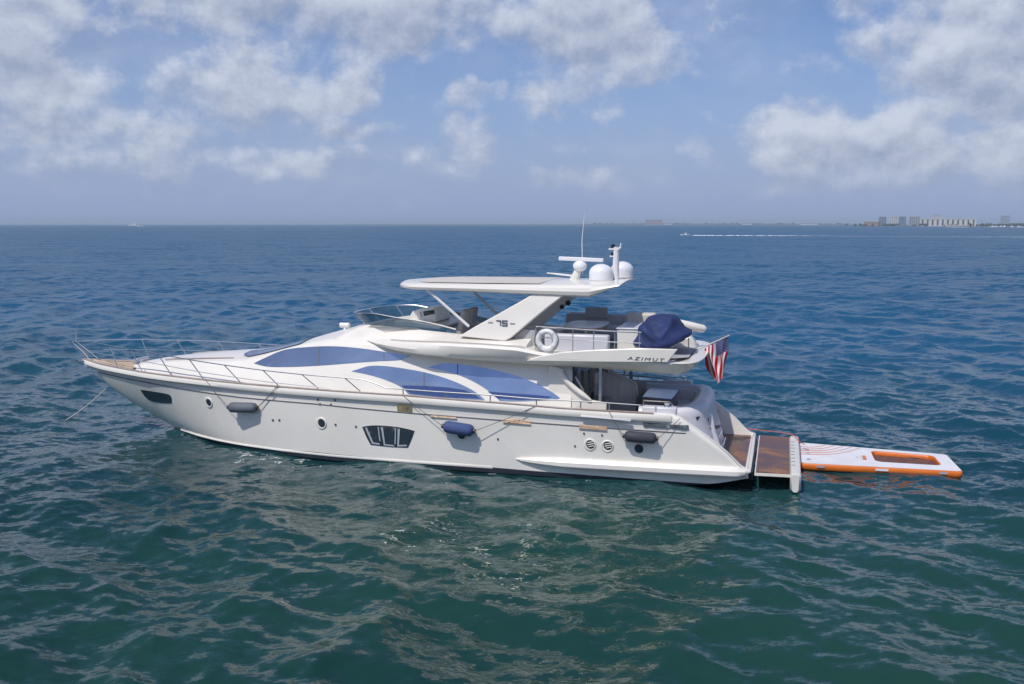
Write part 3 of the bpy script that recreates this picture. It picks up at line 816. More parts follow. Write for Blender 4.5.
for u, r_, h_ in (((613, 246.6), .065, .11), ((612.6, 254.3), .055, .09)):
    m = MB(); m.lathe([(r_,-h_/2),(r_,h_/2),(.02,h_/2+.02)], Q(*u, y=-.15), n=12); m.build('navigation_light', M['black'], mast)

# ------------------------------------------------------------------ cockpit and stern
bulk = MB(); bulk.box((-4.97, 0, 2.35), (.06, 4.3, 2.2)); bulk.build('saloon_doors', M['dark'], Y)
for yy in (-1.5, -.5, .6, 1.6):
    m = MB(); m.box((-4.92, yy, 2.3), (.05, .07, 2.1)); m.build('door_frame', M['steel'], Y)
# curved white end of the deckhouse side
for side in (-1, 1):
    m = MB()
    poly = [(548,366),(560,368.4),(561,373),(565,379.5),(572.5,387),(582,394.5),(590,400.5),(606,403.5),(606,412),(548,409)]
    P_ = [Q(*q, y=-2.34) for q in poly]
    m.prism([Vector((p.x, side*2.27, p.z)) for p in P_], (0, -side*.10, 0))
    m.build('side_wing_pillar', M['gel'], Y, sharp=25, bevel=.025)
    m = MB(); ed_ = [Q(*q, y=-2.3) for q in ((561,368.6),(561.5,373),(565.5,379.5),(573,387),(582,394),(591,400.5))]
    m.tube([Vector((p.x, side*2.3, p.z)) for p in smooth_path(ed_, 4)], [.07,.08,.085]+[.08]*14+[.075,.06,.05,.03], 8); m.build('pillar_edge', M['gel'], Y, sharp=60)
    m = MB(); a = Q(600, 403, y=-2.2); m.tube([(a.x, side*2.2, 1.3), (a.x, side*2.2, 3.14)], .045, 10); m.build('cockpit_post', M['steel'], Y)
    m = MB(); m.tube([Q(573.5,368.5,y=-2.0)*1, Q(574.5,376,y=-2.0), Q(583,390,y=-2.0), Q(583.5,398,y=-2.0)], .03, 8)
    if side == 1: m = m.mirror()
    m.build('door_handrail', M['pvc'], Y)
# grey side curtain at the after end of the saloon, and its stay
m = MB(); secs = []
for u in np.linspace(0, 1, 36):
    x = -4.88+1.28*u; y = .62+.006*math.sin(u*38)+.25*u
    secs.append([Vector((x, y, 1.25)), Vector((x, y, 1.9)), Vector((x, y, 2.62-.34*u-max(0,u-.85)**2*14)), Vector((x, y+.04, 2.64-.34*u-max(0,u-.85)**2*14))])
m.loft(secs); m.build('side_curtain', M['curtain'], Y)
m = MB(); m.tube([(-4.9,.6,3.05), (-4.6,.6,2.72), (-3.85,.8,2.37), (-3.6,.85,2.2), (-3.55,.86,1.8)], .03, 8); m.build('curtain_stay', M['pvc'], Y)
m = MB(); m.tube([(-3.9, 1.75, 1.25), (-3.9, 1.75, 3.2)], .055, 10); m.build('cockpit_post', M['dkgrey'], Y)
m = MB(); m.box((-4.55, -.7, 2.62), (.10, .5, .34)); m.build('wall_cabinet', M['lav'], Y, bevel=.03)
m = MB(); m.box((-4.5, -.5, 1.55), (.5, 1.2, .7)); m.build('cockpit_bar', M['grey'], Y, bevel=.06)
# dining table
m = MB(); m.prism([(-3.28,1.72,1.93),(-2.3,1.66,1.93),(-2.36,-.26,1.93),(-3.27,-.1,1.93)], (0,0,.045)); tb = m.build('cockpit_table', M['bluetop'], Y, bevel=.015)
m = MB(); m.prism([(-3.25,1.68,1.885),(-2.34,1.62,1.885),(-2.40,-.22,1.885),(-3.23,-.06,1.885)], (0,0,.043)); m.build('table_rim', M['teak'], tb)
for yy in (.25, 1.2):
    m = MB(); m.tube([(-2.8,yy,1.2),(-2.8,yy,1.89)], .06, 10); m.build('table_leg', M['steel'], tb)
# wrap-round sofa and the moulded transom behind it
path = [Vector((-3.1,-1.80,0)), Vector((-2.4,-1.80,0)), Vector((-1.9,-1.76,0)), Vector((-1.62,-1.6,0)), Vector((-1.45,-1.25,0)), Vector((-1.40,-.6,0)), Vector((-1.38,.2,0)), Vector((-1.40,1.0,0)), Vector((-1.5,1.55,0)), Vector((-1.75,1.85,0)), Vector((-2.3,2.0,0)), Vector((-3.4,2.05,0))]
path = smooth_path(path, 5)
m = MB(); ms_ = MB(); secs = []; sc2 = []
for i, p in enumerate(path):
    t = (path[min(i+1,len(path)-1)]-path[max(i-1,0)]).normalized(); n = Vector((t.y, -t.x, 0))   # outward
    if n.dot(p-Vector((-2.8,0,0))) < 0: n = -n
    aftness = max(0, n.x)
    top = 2.14-.10*(1-aftness)
    prof = [(-.24,1.25),(-.24,top-.14),(-.20,top-.05),(-.10,top),(.02,top+.01),(.14,top-.04),(.22,top-.15),(.25,top-.32),(.22+.05*aftness,1.55),(.25+.14*aftness,1.2),(.25+.32*aftness,.47)]
    secs.append([p+n*a+Vector((0,0,z)) for a, z in prof])
    sc2.append([p-n*.24+Vector((0,0,1.25)), p-n*.24+Vector((0,0,1.98)), p-n*.34+Vector((0,0,1.96)), p-n*.42+Vector((0,0,1.68)), p-n*.9+Vector((0,0,1.66)), p-n*.92+Vector((0,0,1.25))])
m.loft(secs, closed=True, caps=True); tr = m.build('transom_moulding', M['lav'], Y, sharp=60)
ms_.loft(sc2, closed=True, caps=True); ms_.build('wraparound_sofa', M['curtain'], Y, sharp=45)
# boarding steps let into the port quarter
for k, (x, z) in enumerate(((-.98,.72),(-1.18,.98),(-1.38,1.24),(-1.6,1.5))):
    m = MB(); m.prism([(x+.06,-2.2,z-.06),(x+.10,-1.75,z-.06),(x+.06,-1.25,z-.06),(x-.5,-1.25,z-.06),(x-.5,-2.2,z-.06)], (0,0,.06))
    m.prism([(x-.08,-2.2,z-.27),(x-.05,-1.75,z-.27),(x-.08,-1.25,z-.27),(x-.5,-1.25,z-.27),(x-.5,-2.2,z-.27)], (0,0,.21))
    m.build('boarding_step', M['lav'], Y, bevel=.02)
m = MB(); m.prism([Vector((q.x, -1.25, q.z)) for q in (Vector((-.66,0,.46)), Vector((-.85,0,.9)), Vector((-1.0,0,1.35)), Vector((-1.08,0,1.75)), Vector((-1.5,0,1.95)), Vector((-1.7,0,.46)))], (0,.16,0)); m.build('stair_cheek', M['lav'], Y, bevel=.04)
for z_, w_ in ((1.05,.55),(.78,.8)):  # dark plates painting the shadows under the transom steps
    m = MB(); m.prism([(-.92+(1.05-z_)*.35,-.95,z_),(-.86+(1.05-z_)*.35,-.95,z_+.1),(-.86+(1.05-z_)*.35,-.95+w_,z_+.1),(-.92+(1.05-z_)*.35,-.95+w_,z_)], (.03,0,0)); m.build('step_shade_plate', M['dkgrey'], tr)
tb_ = MB(); tb_.loft(secs, closed=True); tbv = tb_.bvh()
for q in ([(707.9,418.2),(714,418),(712.4,420),(708.3,420.9)], [(709.8,427.6),(714.6,425.5),(722.7,424.8),(722.1,426.6),(717.3,428.9),(709.5,428.9)], [(695.8,417.1),(699.6,416.2),(696.8,420.5)]):  # black panels paint the shade beneath the steps
    conform(q, tbv, .012, 2).build('painted_step_shade', M['black'], tr, sharp=60)
# swim platform
m = MB(); m.prism([(-1.9,-2.36,.36),(-.02,-2.36,.36),(.0,2.36,.36),(-1.9,2.36,.36)], (0,0,.07)); pl = m.build('swim_platform', M['gel'], Y)
teak_wet = bpy.data.materials.new('wet_teak'); teak_wet.use_nodes = True
t = NT(teak_wet.node_tree); b = t.n['Principled BSDF']
g = t.node('ShaderNodeTexCoord').outputs['Object']
gx, gy, gz = t.sep(g)
wet = t.ramp(t.noise(t.vmath('MULTIPLY', g, (.8, 1.3, 1)), 1.1, 5, .6, dist=.7), .30, .58)
grain = t.noise(t.vmath('MULTIPLY', g, (3, 40, 1)), 1.0, 3)
c = t.mixc(grain, (.26,.125,.065,1), (.42,.22,.115,1))
c = t.mixc(t.math('MULTIPLY', wet, .88), c, (.085,.042,.035,1))
lines = t.math('GREATER_THAN', t.math('FRACT', t.math('MULTIPLY', gx, 9.0)), .90)
c = t.mixc(t.math('MULTIPLY', lines, .40), c, (.03,.025,.025,1))
t.l.new(c, b.inputs['Base Color']); t.l.new(t.math('MULTIPLY_ADD', wet, -.28, .60), b.inputs['Roughness'])
m = MB(); m.prism([(-1.88,-2.3,.432),(-.10,-2.3,.432),(-.08,2.3,.432),(-1.88,2.3,.432)], (0,0,.02)); m.build('platform_teak', teak_wet, pl)
m = MB(); m.tube([(-.5,2.44,.47),(-.07,2.44,.47),(.02,2.38,.47),(.03,0,.47),(.02,-2.45,.47),(-.10,-2.54,.47)], .055, 8); m.build('platform_edge', M['gel'], pl)
m = MB(); m.box((.09,0,.30), (.06,4.5,.22)); m.build('gap_shade_filler', M['black'], pl)  # black filler added as the shade in the gap between platforms
# hydraulic bathing platform and its white end float
m = MB(); m.prism([(.17,-2.45,.37),(1.12,-2.38,.37),(1.12,2.35,.37),(.17,2.42,.37)], (0,0,.07)); lp = m.build('bathing_platform', M['gel'], Y)
m = MB(); m.prism([(.20,-2.40,.442),(1.10,-2.33,.442),(1.10,2.30,.442),(.20,2.37,.442)], (0,0,.02)); m.build('platform_teak', teak_wet, lp)
m = MB()
secs = []
for k, yv in enumerate([-2.52,-2.44,-2.2,-1.7,-1.1,-.4,.3,1,1.6,2.1,2.36,2.44]):
    e = min(1, .6+.4*min(k, 11-k))
    zb_ = -.02; zt_ = .50
    secs.append([Vector((1.24+dx_*e, yv, (zt_+zb_)/2+(z_-(zt_+zb_)/2)*(.8+.2*e))) for dx_, z_ in ((-.13,zb_+.08),(-.13,zt_-.05),(-.10,zt_-.01),(-.05,zt_),(.08,zt_),(.13,zt_-.02),(.16,zt_-.08),(.16,zb_+.08),(.09,zb_),(-.06,zb_))])
m.loft(secs, closed=True, caps=True); ff = m.build('platform_end_box', M['gel2'], lp, sharp=40)
for k in range(8):
    m = MB(); m.box((1.20, -1.5+k*.42, .504), (.10,.03,.008)); m.build('grip_slot', M['seam'], ff)

# ------------------------------------------------------------------ fittings on the hull side
def hull_panel(name, poly, off, mt, **k): return panels(name, poly, hull_port_bvh, off, mt, hull, **k)
hull_panel('bow_window', [(140.5,389.6),(150,391),(164.5,393.2),(171.6,395.4),(171.8,403.4),(158,402.7),(149.5,400.5),(144,395.5)], .01, M['dark'], step=3, corners=(0,4))
midw = [(362.3,426.8),(372.5,425),(391,426),(404,428),(414.6,430.8),(411.5,440),(408,447.6),(391,447.1),(370.6,444.6),(366,436)]
hull_panel('midship_window', midw, .012, M['glass'] if False else M['dark'], step=3, corners=(0,4,6,8))
for q in ([(366.5,428.4),(377.8,427.2),(380.6,443.7),(372.6,443.0)], [(383.2,427.3),(394.6,428),(394.2,446),(385.0,444.8)], [(399,428.6),(411.8,431.6),(407.0,445.9),(398.2,446)]):
    hull_panel('window_pane', q, .02, M['dark'], step=3, rnd=False)
for a in ([(365.3,427.6),(367.2,427.4),(373.6,442.2),(380,443.2),(380,444.6),(372.3,443.6)], [(381.2,427.2),(383.2,427.2),(385.4,444),(394.4,445),(394.4,446.4),(384.2,445.2)], [(398.0,428.6),(400.2,428.8),(399.2,444.8),(407.2,444.6),(407.0,446),(397.6,446.4)], [(378,426.8),(379,426.8),(380.8,441),(379.8,441)], [(395.2,428),(396.2,428),(395.8,444),(394.8,444)]):
    hull_panel('window_frame', a, .024, M['frame'], step=3, rnd=False)
def circle(cx, cy, rx, ry, n=18): return [(cx+rx*math.cos(2*math.pi*k/n), cy+ry*math.sin(2*math.pi*k/n)) for k in range(n)]
for (u, v, r_, grille) in ((208.8,402.5,5.3,0),(321.5,423.2,6,0),(461,435,6.2,0),(590,444.6,6.2,1),(607.5,446,6.2,1),(638.5,448.8,6.4,0)):
    h, nn, _, _ = hull_port_bvh.ray_cast(CAM, ray(u, v).normalized())
    if nn.y > 0: nn = -nn
    rr_ = r_*(h-CAM).length/FPX*.95
    for side in (1, -1):
        c0 = Vector((h.x, h.y*side, h.z)); n0 = Vector((nn.x, nn.y*side, nn.z))
        m = MB(); m.lathe([(rr_*1.06,-.02),(rr_*1.04,.018),(rr_*.92,.03),(rr_*.66,.006)], c0, n0, 24)
        pr = m.build('porthole', M['gel'], hull, sharp=60)
        m = MB(); m.lathe([(rr_*.80,.0),(rr_*.78,.020),(.002,.022)], c0+Vector((.025,0,.018)), n0, 22); m.build('porthole_glass', M['dark'], pr, sharp=60)
        if grille:
            for k in (-1, 0, 1):
                m = MB(); u_ = Vector((1,0,.25)).normalized(); w_ = n0.cross(u_).normalized()*rr_*.36*k; L = rr_*(.62 if k == 0 else .48)
                m.tube([c0+Vector((.025,0,.018))+n0*.022+w_-u_*L, c0+Vector((.025,0,.018))+n0*.022+w_+u_*L], .014, 6); m.build('grille_bar', M['gel2'], pr)
for (u, v) in ((331,404.5),(335,400),(320,404),(318,399.5),(273,420),(279.5,420),(335.6,424.5),(356,426.5),(498,439),(575,446),(584,433.3),(602,435)):
    hull_panel('drain_fitting', circle(u, v, 1.0, 1.1, 8), .02, M['seam'], step=2, rnd=False)
for a, b in ((431,457),(503,531),(579,607)):
    hull_panel('step_pad', [(a,lerp([(431,415.2),(607,428.9)],a)-1),(b,lerp([(431,415.2),(607,428.9)],b)-1),(b,lerp([(431,415.2),(607,428.9)],b)+1.3),(a,lerp([(431,415.2),(607,428.9)],a)+1.3)], .045, M['wood'], step=4, rnd=False)
hull_panel('name_plate', [(397.5,404),(412,404.8),(412.3,412.2),(397.8,411.4)], .03, M['gold'], step=3, rnd=False)
hull_panel('plate_emblem', [(399.5,406),(402.5,406),(402.5,410),(399.5,409.8)], .036, M['wood'], step=3, rnd=False)
hull_panel('plate_emblem', [(407,407),(409,407),(408,410.2),(406.5,410)], .036, M['seam'], step=3, rnd=False)
hull_panel('stern_fairlead', [(643,422.3),(688,425.6),(689,429.4),(643.6,426.4)], .03, M['seam'], step=4, rnd=False)
hull_panel('fairlead_roller', [(644,423),(648,423.3),(648,426),(644,425.8)], .05, M['steel'], step=3, rnd=False)
hull_panel('fairlead_roller', [(654,424),(670,425),(670,427.4),(654,426.6)], .05, M['steel'], step=3, rnd=False)
hull_panel('fairlead_roller', [(680,425.8),(686,426.2),(686,428.6),(680,428.2)], .05, M['steel'], step=3, rnd=False)
m = MB(); m.tube([Vector((q.x, -(hb(q.x)+.07), q.z)) for q in (Q(581,416.2,y=-2.85), Q(605,418.3,y=-2.83), Q(631,420.6,y=-2.8))], .035, 8); both(m, 'boarding_rail', M['steel'])

# ------------------------------------------------------------------ guard rails
def rail_y(x): return -(max(hb(x)-.06, 0.02))
RT_ = [(-24.0,2.95),(-22.8,3.02),(-21.3,2.98),(-19.5,2.93),(-17,2.79),(-14.66,2.68),(-13.4,2.64),(-11.9,2.6),(-11.25,2.58),(-10.9,2.48),(-10.5,2.35),(-8.9,2.32),(-7.3,2.30),(-5.9,2.25),(-4.3,2.24),(-2.95,2.2)]
def rail_pt(x, z=None, out=.12):
    y = hb(x)-.06+out*min(1, max(0, (-11-x)/2)) if x > -23.4 else max(.02, .10+.22*(x+24.0)/.6)
    return Vector((x, -y, lerp(RT_, x) if z is None else z))
xs_ = list(np.linspace(-23.95, -2.95, 90))
m = MB(); m.tube([rail_pt(x) for x in xs_], .019, 6); both(m, 'guard_rail', M['steel'])
m = MB(); m.tube([rail_pt(x, lerp(RT_, x)-.36*1, .06) for x in xs_ if -23.2 < x < -12.2], .012, 5); both(m, 'guard_wire', M['steel'])
for (u, v) in (((110,357.5),(117.5,368)),((130,358),(142,373)),((158,361),(171,376)),((190,364.5),(203,379)),((225,367.5),(240,383)),((264,371),(278,386.5)),((303,374),(318,389.5)),((345,377),(360,392.5))):
    y0 = -2.6
    for _ in range(12): q = Q(*v, y=y0); y0 = .5*y0+.5*rail_y(max(q.x,-23.3))
    x1 = Q(*u, y=y0).x
    m = MB(); m.tube([Vector((q.x, y0, zs(q.x))), Vector((q.x, y0, zs(q.x)+.08)), rail_pt(x1)], .017, 6); both(m, 'stanchion', M['steel'])
for u in (403,446,490,536,580,608.5):
    x = Q(u, 396+(u-403)*.07, y=-2.85).x
    m = MB(); m.tube([Vector((x, rail_y(x), zs(x))), rail_pt(x)], .02, 6); both(m, 'stanchion', M['steel'])
m = MB(); q = rail_pt(-23.95); m.tube([q, (-24.04,q.y*.5,2.96), (-24.06,0,2.96), (-24.04,-q.y*.5,2.96), (q.x,-q.y,q.z)], .024, 6)
m.build('bow_pulpit', M['steel'], Y)
m = MB()
for s_ in (-1, 1): m.tube([(-24.0, .1*s_, 2.94), (-23.5, .14*s_, 2.6), (-23.15, .22*s_, 2.3)], .012, 6)
m.tube([(-23.92,0,2.95), (-23.88,0,3.42)], [.012,.006], 5)
m.build('pulpit_stay', M['lrope'], Y)
# low gate rail and winch box on the quarters
for side in (-1, 1):
    m = MB(); a, b = Q(640,405,y=-2.5), Q(679,416,y=-2.5)
    m.box((-2.45, side*2.36, 2.03), (.95,.30,.22)); wb_ = m.build('mooring_station', M['lav'], Y, bevel=.04)
    m = MB(); m.lathe([(.09,0),(.06,.05),(.06,.09),(.09,.13)], (-2.25, side*2.38, 2.12), n=14); m.build('winch', M['steel'], wb_, sharp=50)
    m = MB(); m.box((-2.55, side*2.52, 2.09), (.05,.02,.13)); m.build('cleat', M['dkgrey'], wb_)
    m = MB(); m.tube([(-2.95,side*2.2,2.1),(-2.93,side*2.2,2.25),(-2.2,side*2.2,2.25),(-2.05,side*2.2,2.1)], .016, 6); m.build('mooring_rail', M['steel'], wb_)
# dark rail over the starboard cockpit bulwark
m = MB(); m.tube([(-4.6,2.45,2.22),(-3.2,2.45,2.17),(-2.1,2.42,2.08)], .03, 6); m.tube([(-4.6,2.45,1.9),(-4.6,2.45,2.22)], .02, 6); m.build('cockpit_rail', M['dkgrey'], Y)
# windlass and hatch on the foredeck
m = MB(); q = Q(142, 362, y=0); m.box((q.x, 0, 2.36), (.42,.5,.16)); m.tube([(q.x,-.34,2.40),(q.x,.34,2.40)], .09, 12); m.build('anchor_windlass', M['dkgrey'], Y, bevel=.03)
m = MB(); m.box((-23.55,0,2.26), (.7,.16,.05)); m.tube([(-23.86,-.08,2.24),(-23.86,.08,2.24)], .05, 10); m.build('bow_roller', M['steel'], Y)
m = MB(); m.tube([Q(303,384,y=-2.5), Q(303,384.1,y=-2.44)], .05, 10); 

# ------------------------------------------------------------------ flybridge after deck
m = MB()
rp_ = [Vector((-6.05,-2.3,4.27)), Vector((-5.0,-2.38,4.24)), Vector((-3.9,-2.4,4.21)), Vector((-3.0,-2.38,4.2))]
m.tube(rp_, .022, 6)
m.tube([p-Vector((0,0,.3)) for p in rp_], .014, 6)
for x in (-6.05,-5.55,-4.95,-4.35,-3.75,-3.05): m.tube([(x,-2.36,3.45),(x,-2.36,4.22)], .017, 6)
fr = m.build('flybridge_rail', M['steel'], Y); m.mirror().build('flybridge_rail', M['steel'], Y)
m = MB(); m.prism([Q(*q, y=-1.9) for q in ((513,337),(524,329),(536,331),(536,351),(527,347))], (0,.3,0)); m.build('stair_surround', M['grey'], Y, bevel=.02)
m = MB(); oc = [Vector((-5.0+.62*math.copysign(abs(math.cos(a))**.5, math.cos(a)), -.15+.95*math.copysign(abs(math.sin(a))**.5, math.sin(a)), 4.13)) for a in np.linspace(0, 6.283, 33)[:-1]]
m.prism(oc, (0,0,.04)); ft = m.build('flybridge_table', M['lav'], Y)
m = MB(); m.prism([Vector(((p.x+5)*.98-5, (p.y+.15)*.98-.15, 4.07)) for p in oc], (0,0,.058)); m.build('table_rim', M['teak'], ft)
m = MB(); m.tube([(-5.0,-.15,3.5),(-5.0,-.15,4.08)], .07, 10); m.build('table_leg', M['steel'], ft)
m = MB()
m.box((-4.9,1.75,3.72), (2.4,.6,.44)); m.box((-6.0,.6,3.72), (.5,1.8,.44)); m.box((-3.95,1.0,3.7), (.5,1.6,.4))
sf = m.build('settee', M['lav'], Y, bevel=.05)
m = MB(); m.box((-4.9,2.1,4.05), (2.5,.16,.42)); m.build('settee_back', M['grey'], sf, bevel=.06)
m = MB(); m.box((-5.1,1.95,4.32), (.75,.05,.36)); m.build('chair_back', M['grey'], sf, bevel=.04)
m = MB(); m.box((-5.0,-1.55,3.75), (1.9,.35,.5)); m.build('settee_front', M['lav'], sf, bevel=.05)
m = MB(); m.box((-3.45,-.4,3.82), (.85,1.7,.66)); wc_ = m.build('wet_bar', M['gel2'], Y, bevel=.04)
m = MB(); m.box((-3.45,-.4,4.17), (.9,1.75,.04)); m.build('counter_top', M['lav'], wc_, bevel=.015)
m = MB(); m.box((-3.5,1.1,4.2), (.9,.5,.45)); m.build('sunpad_back', M['canvas'], Y, bevel=.06)
m = MB(); q0, q1 = Q(672,322.5,y=.7), Q(706,329.2,y=.9); m.tube([q0, q0.lerp(q1,.5), q0.lerp(q1,.93), q1], [.15,.14,.12,.06], 12); m.tube([q0.lerp(q1,.3), (q0.x+.25, q0.y, 3.45)], .15, 12)
m.build('crane_boom', M['gel'], Y, sharp=45)
m = MB(); m.prism([Q(*q, y=.6) for q in ((672,350),(676,341),(690,336),(694,341),(697,350))], (0,.5,0)); m.build('crane_base', M['gel2'], Y, bevel=.05)
for u in ((688.5,347,338),(672,348.5,343)):
    m = MB(); a = Q(u[0], u[1], y=-.6); m.tube([a-Vector((0,0,.08)), Q(u[0],u[2],y=-.6)], .02, 6); m.build('deck_post', M['steel'], Y)
# stair side of the flag socket on the aft lip
lifebuoy_c = Q(547, 340.2, y=-2.46)

# ------------------------------------------------------------------ things carried by the yacht
def loose(m, name, mt, label, cat, loc, group=None, **k):
    o = m.build(name, mt, None, loc=loc, **k); return tag(o, label, cat, group)
# lifebuoy
lb = thing('lifebuoy', 'white ring lifebuoy hung on the flybridge rail', 'lifebuoy', lifebuoy_c)
m = MB(); c = lifebuoy_c; Rm, rm = .255, .085
tor = [[c+Vector(((Rm+rm*math.cos(b))*math.cos(a), rm*1.0*math.sin(b), (Rm+rm*math.cos(b))*math.sin(a))) for b in np.linspace(0,6.283,13)[:-1]] for a in np.linspace(0,6.283,37)]
m.loft(tor, closed=True); m.build('ring', M['ring'], lb, sharp=80)
for a in (.8,2.36,3.93,5.5):
    m = MB(); secs = [[c+Vector(((Rm+rm*1.06*math.cos(b))*math.cos(t), rm*1.06*math.sin(b), (Rm+rm*1.06*math.cos(b))*math.sin(t))) for b in np.linspace(0,6.283,13)[:-1]] for t in (a-.13,a,a+.13)]
    m.loft(secs, closed=True); m.build('band', M['lav'], lb, sharp=80)
m = MB(); m.tube([c+Vector((.36*math.cos(t)*(1-.05*abs(math.sin(2*t))), -.05, .36*math.sin(t))) for t in np.linspace(0,6.283,40)], .011, 5); m.build('grab_line', M['rope'], lb)

# covered gear aft on the flybridge
bc_poly = [(634,341),(637,336),(641.5,331.5),(640.5,327),(640.3,323.5),(646.5,321.3),(647,317),(653,315.2),(660,314.6),(668,314.9),(674,314.8),(677.5,317),(679.5,321),(682,325.5),(686,328.5),(692.3,331),(690.5,334.5),(688,337.5),(683,338.5),(678,342),(672,344.5),(666,346),(655,345.5),(645,345.2),(637,344)]
cx_, cz_ = 663, 331
def cover_mesh():
    m = MB(); rings = []
    for j, k in enumerate(np.linspace(-1, 1, 15)):
        f = (1-abs(k)**4)**.5 if abs(k) < 1 else .02
        yv = -.75+1.0*k*1.0
        ring = []
        for i, (u, v) in enumerate(bc_poly):
            wob = 1+(.05*math.sin(i*1.7+j*1.1)+.04*math.sin(i*.9-j*2.1))*abs(k)
            low = max(0, (v-331)/15)
            ff = f*(1-low)+low*(.55*f+.45*min(1,f*1.6))
            uu, vv = cx_+(u-cx_)*ff*wob, (344.5-(344.5-v)*(.25+.75*f)*wob)
            q = Q(uu, vv, y=-.75); ring.append(Vector((q.x, yv, q.z)))
        rings.append(ring)
    m.loft(rings, closed=True, caps=True); return m
cover = loose(cover_mesh(), 'canvas_cover', M['blue'], 'navy blue canvas cover draped over bulky gear at the after end of the flybridge', 'cover', Q(663, 345, y=-.75), sharp=180)
sd = cover.modifiers.new('subdivision', 'SUBSURF'); sd.levels = sd.render_levels = 3
tx = bpy.data.textures.new('cover_creases', 'CLOUDS'); tx.noise_scale = .42; tx.noise_depth = 2
dm = cover.modifiers.new('creases', 'DISPLACE'); dm.texture = tx; dm.strength = .09; dm.mid_level = .5

# fenders
def fender(u0, u1, rpx, mt, capm, lab, lines, extra=None):
    (a, b) = (Q(*u0, y=-2.7), Q(*u1, y=-2.7))
    yy = -2.7
    for _ in range(10):
        xm = (Q(*u0, y=yy).x+Q(*u1, y=yy).x)/2; zm = (Q(*u0, y=yy).z+Q(*u1, y=yy).z)/2
        r_ = rpx*(Vector((xm,yy,zm))-CAM).length/FPX
        yy = -max(side_y(xm, zm)+r_+.02, hb(xm)+.03)
    a, b = Q(*u0, y=yy), Q(*u1, y=yy); d = (b-a).normalized(); mid = (a+b)/2
    f = thing('fender', lab, 'fender', mid, 'cylindrical fenders slung along the port side')
    m = MB(); e = r_*.75
    m.tube([a, a+d*e*.25, a+d*e*.6, a+d*e*1.2, b-d*e*1.2, b-d*e*.6, b-d*e*.25, b], [r_*.35,r_*.72,r_*.93,r_,r_,r_*.93,r_*.72,r_*.35], 18)
    m.build('fender_body', mt, f, sharp=60)
    for p, s in ((a,-1),(b,1)):
        m = MB(); m.tube([p-d*s*.02, p+d*s*.05], r_*.38, 12); m.build('end_eye', capm, f)
    for (u, end) in lines:
        q = Q(*u, y=-2.75)
        for _ in range(8): q = Q(*u, y=-(hb(q.x)+.05))
        m = MB(); p = a if end == 0 else b; e_ = p+d*(-.03 if end == 0 else .03)
        m.tube([q, q.lerp(e_, .5)-Vector((0,0,.02)), e_], .009, 5); m.build('fender_line', M['rope'], f)
    return f
fender((229,407.3),(256.5,407.8), 5.0, M['fgrey'], M['black'], 'grey cylindrical fender slung below the bow rail', [((204,378),0),((277.5,385),1),((279.5,385.5),1)])
fender((443.5,426.2),(473.5,431.0), 6.2, M['fblue'], M['black'], 'blue cylindrical fender slung amidships beside the three-pane hull window', [((404,396.5),0),((535,406.5),1)])
fender((624.5,436),(656.5,438.6), 5.6, M['fblack'], M['black'], 'charcoal cylindrical fender slung near the stern', [((609,411.5),0),((680,418.5),1)])

# ensign on its raked staff
fl = thing('ensign', 'red, white and blue stars and stripes flag hanging from a raked staff at the stern', 'flag', Q(684, 355.5, y=0))
m = MB(); s0, s1 = Q(683, 356, y=0), Q(729.5, 335.3, y=0); m.tube([s0, s1], [.028,.018], 8); m.build('flagstaff', M['lrope'], fl)
fm_ = bpy.data.materials.new('flag_cloth'); fm_.use_nodes = True
t = NT(fm_.node_tree); b = t.n['Principled BSDF']; b.inputs['Roughness'].default_value = .8
uvn = t.node('ShaderNodeUVMap').outputs[0]; u_, v_, _w = t.sep(uvn)   # u along the hoist from the top, v along the fly
stripe = t.math('GREATER_THAN', t.math('FRACT', t.math('MULTIPLY', u_, 6.5)), .5)
cc = t.mixc(stripe, (.52,.02,.045,1), (.75,.74,.75,1))
can = t.math('MULTIPLY', t.math('LESS_THAN', u_, 7/13), t.math('LESS_THAN', v_, .34))
su = t.math('MULTIPLY', u_, 9*13/7/1.0); sv = t.math('MULTIPLY', v_, 11/.34)
# staggered stars: a star where the row and column parities agree
ru, rv = t.math('FLOOR', su), t.math('FLOOR', sv)
par = t.math('LESS_THAN', t.math('MODULO', t.math('ADD', ru, rv), 2.0), .5)
fu, fv = t.math('SUBTRACT', t.math('FRACT', su), .5), t.math('SUBTRACT', t.math('FRACT', sv), .5)
star = t.math('MULTIPLY', par, t.math('LESS_THAN', t.math('MULTIPLY_ADD', fu, fu, t.math('MULTIPLY', fv, fv)), .055))
cc = t.mixc(can, cc, t.mixc(star, (.025,.035,.16,1), (.78,.78,.80,1)))
t.l.new(cc, b.inputs['Base Color'])
m = MB(); NU, NV = 27, 41; uv = []
h0, h1 = Q(728.2, 336.2, y=0), Q(704.5, 348.6, y=0)
secs = []
for i in range(NU):
    u = i/(NU-1); row = []
    top = h0.lerp(h1, u)
    for j in range(NV):
        v = j/(NV-1)
        bu = 715.0+8.5*(1-u)**1.0 - 1.0*u; bv = 383.5-5*abs(u-.55)-8*(1-u)**2*.5-7*max(0,u-.6)
        end = Q(bu, bv, y=0)
        p = top.lerp(end, v)
        # folds deepen as the cloth gathers towards the fly
        w = v**.8
        p.y += .17*w*math.sin(u*13+v*4.0)+.06*w*math.sin(u*27-v*7)
        p.x += (-.14*math.sin(v*math.pi)*(u-.35)) + .075*w*math.cos(u*13+v*4.0)*math.sin(v*math.pi*.9+.3)
        p.z -= .03*math.sin(v*math.pi*2)*(1-u)
        row.append(p); uv.append((u, v))
    secs.append(row)
m.loft(secs); m.uv = uv; m.build('flag_cloth', fm_, fl, sharp=180, fused=False)

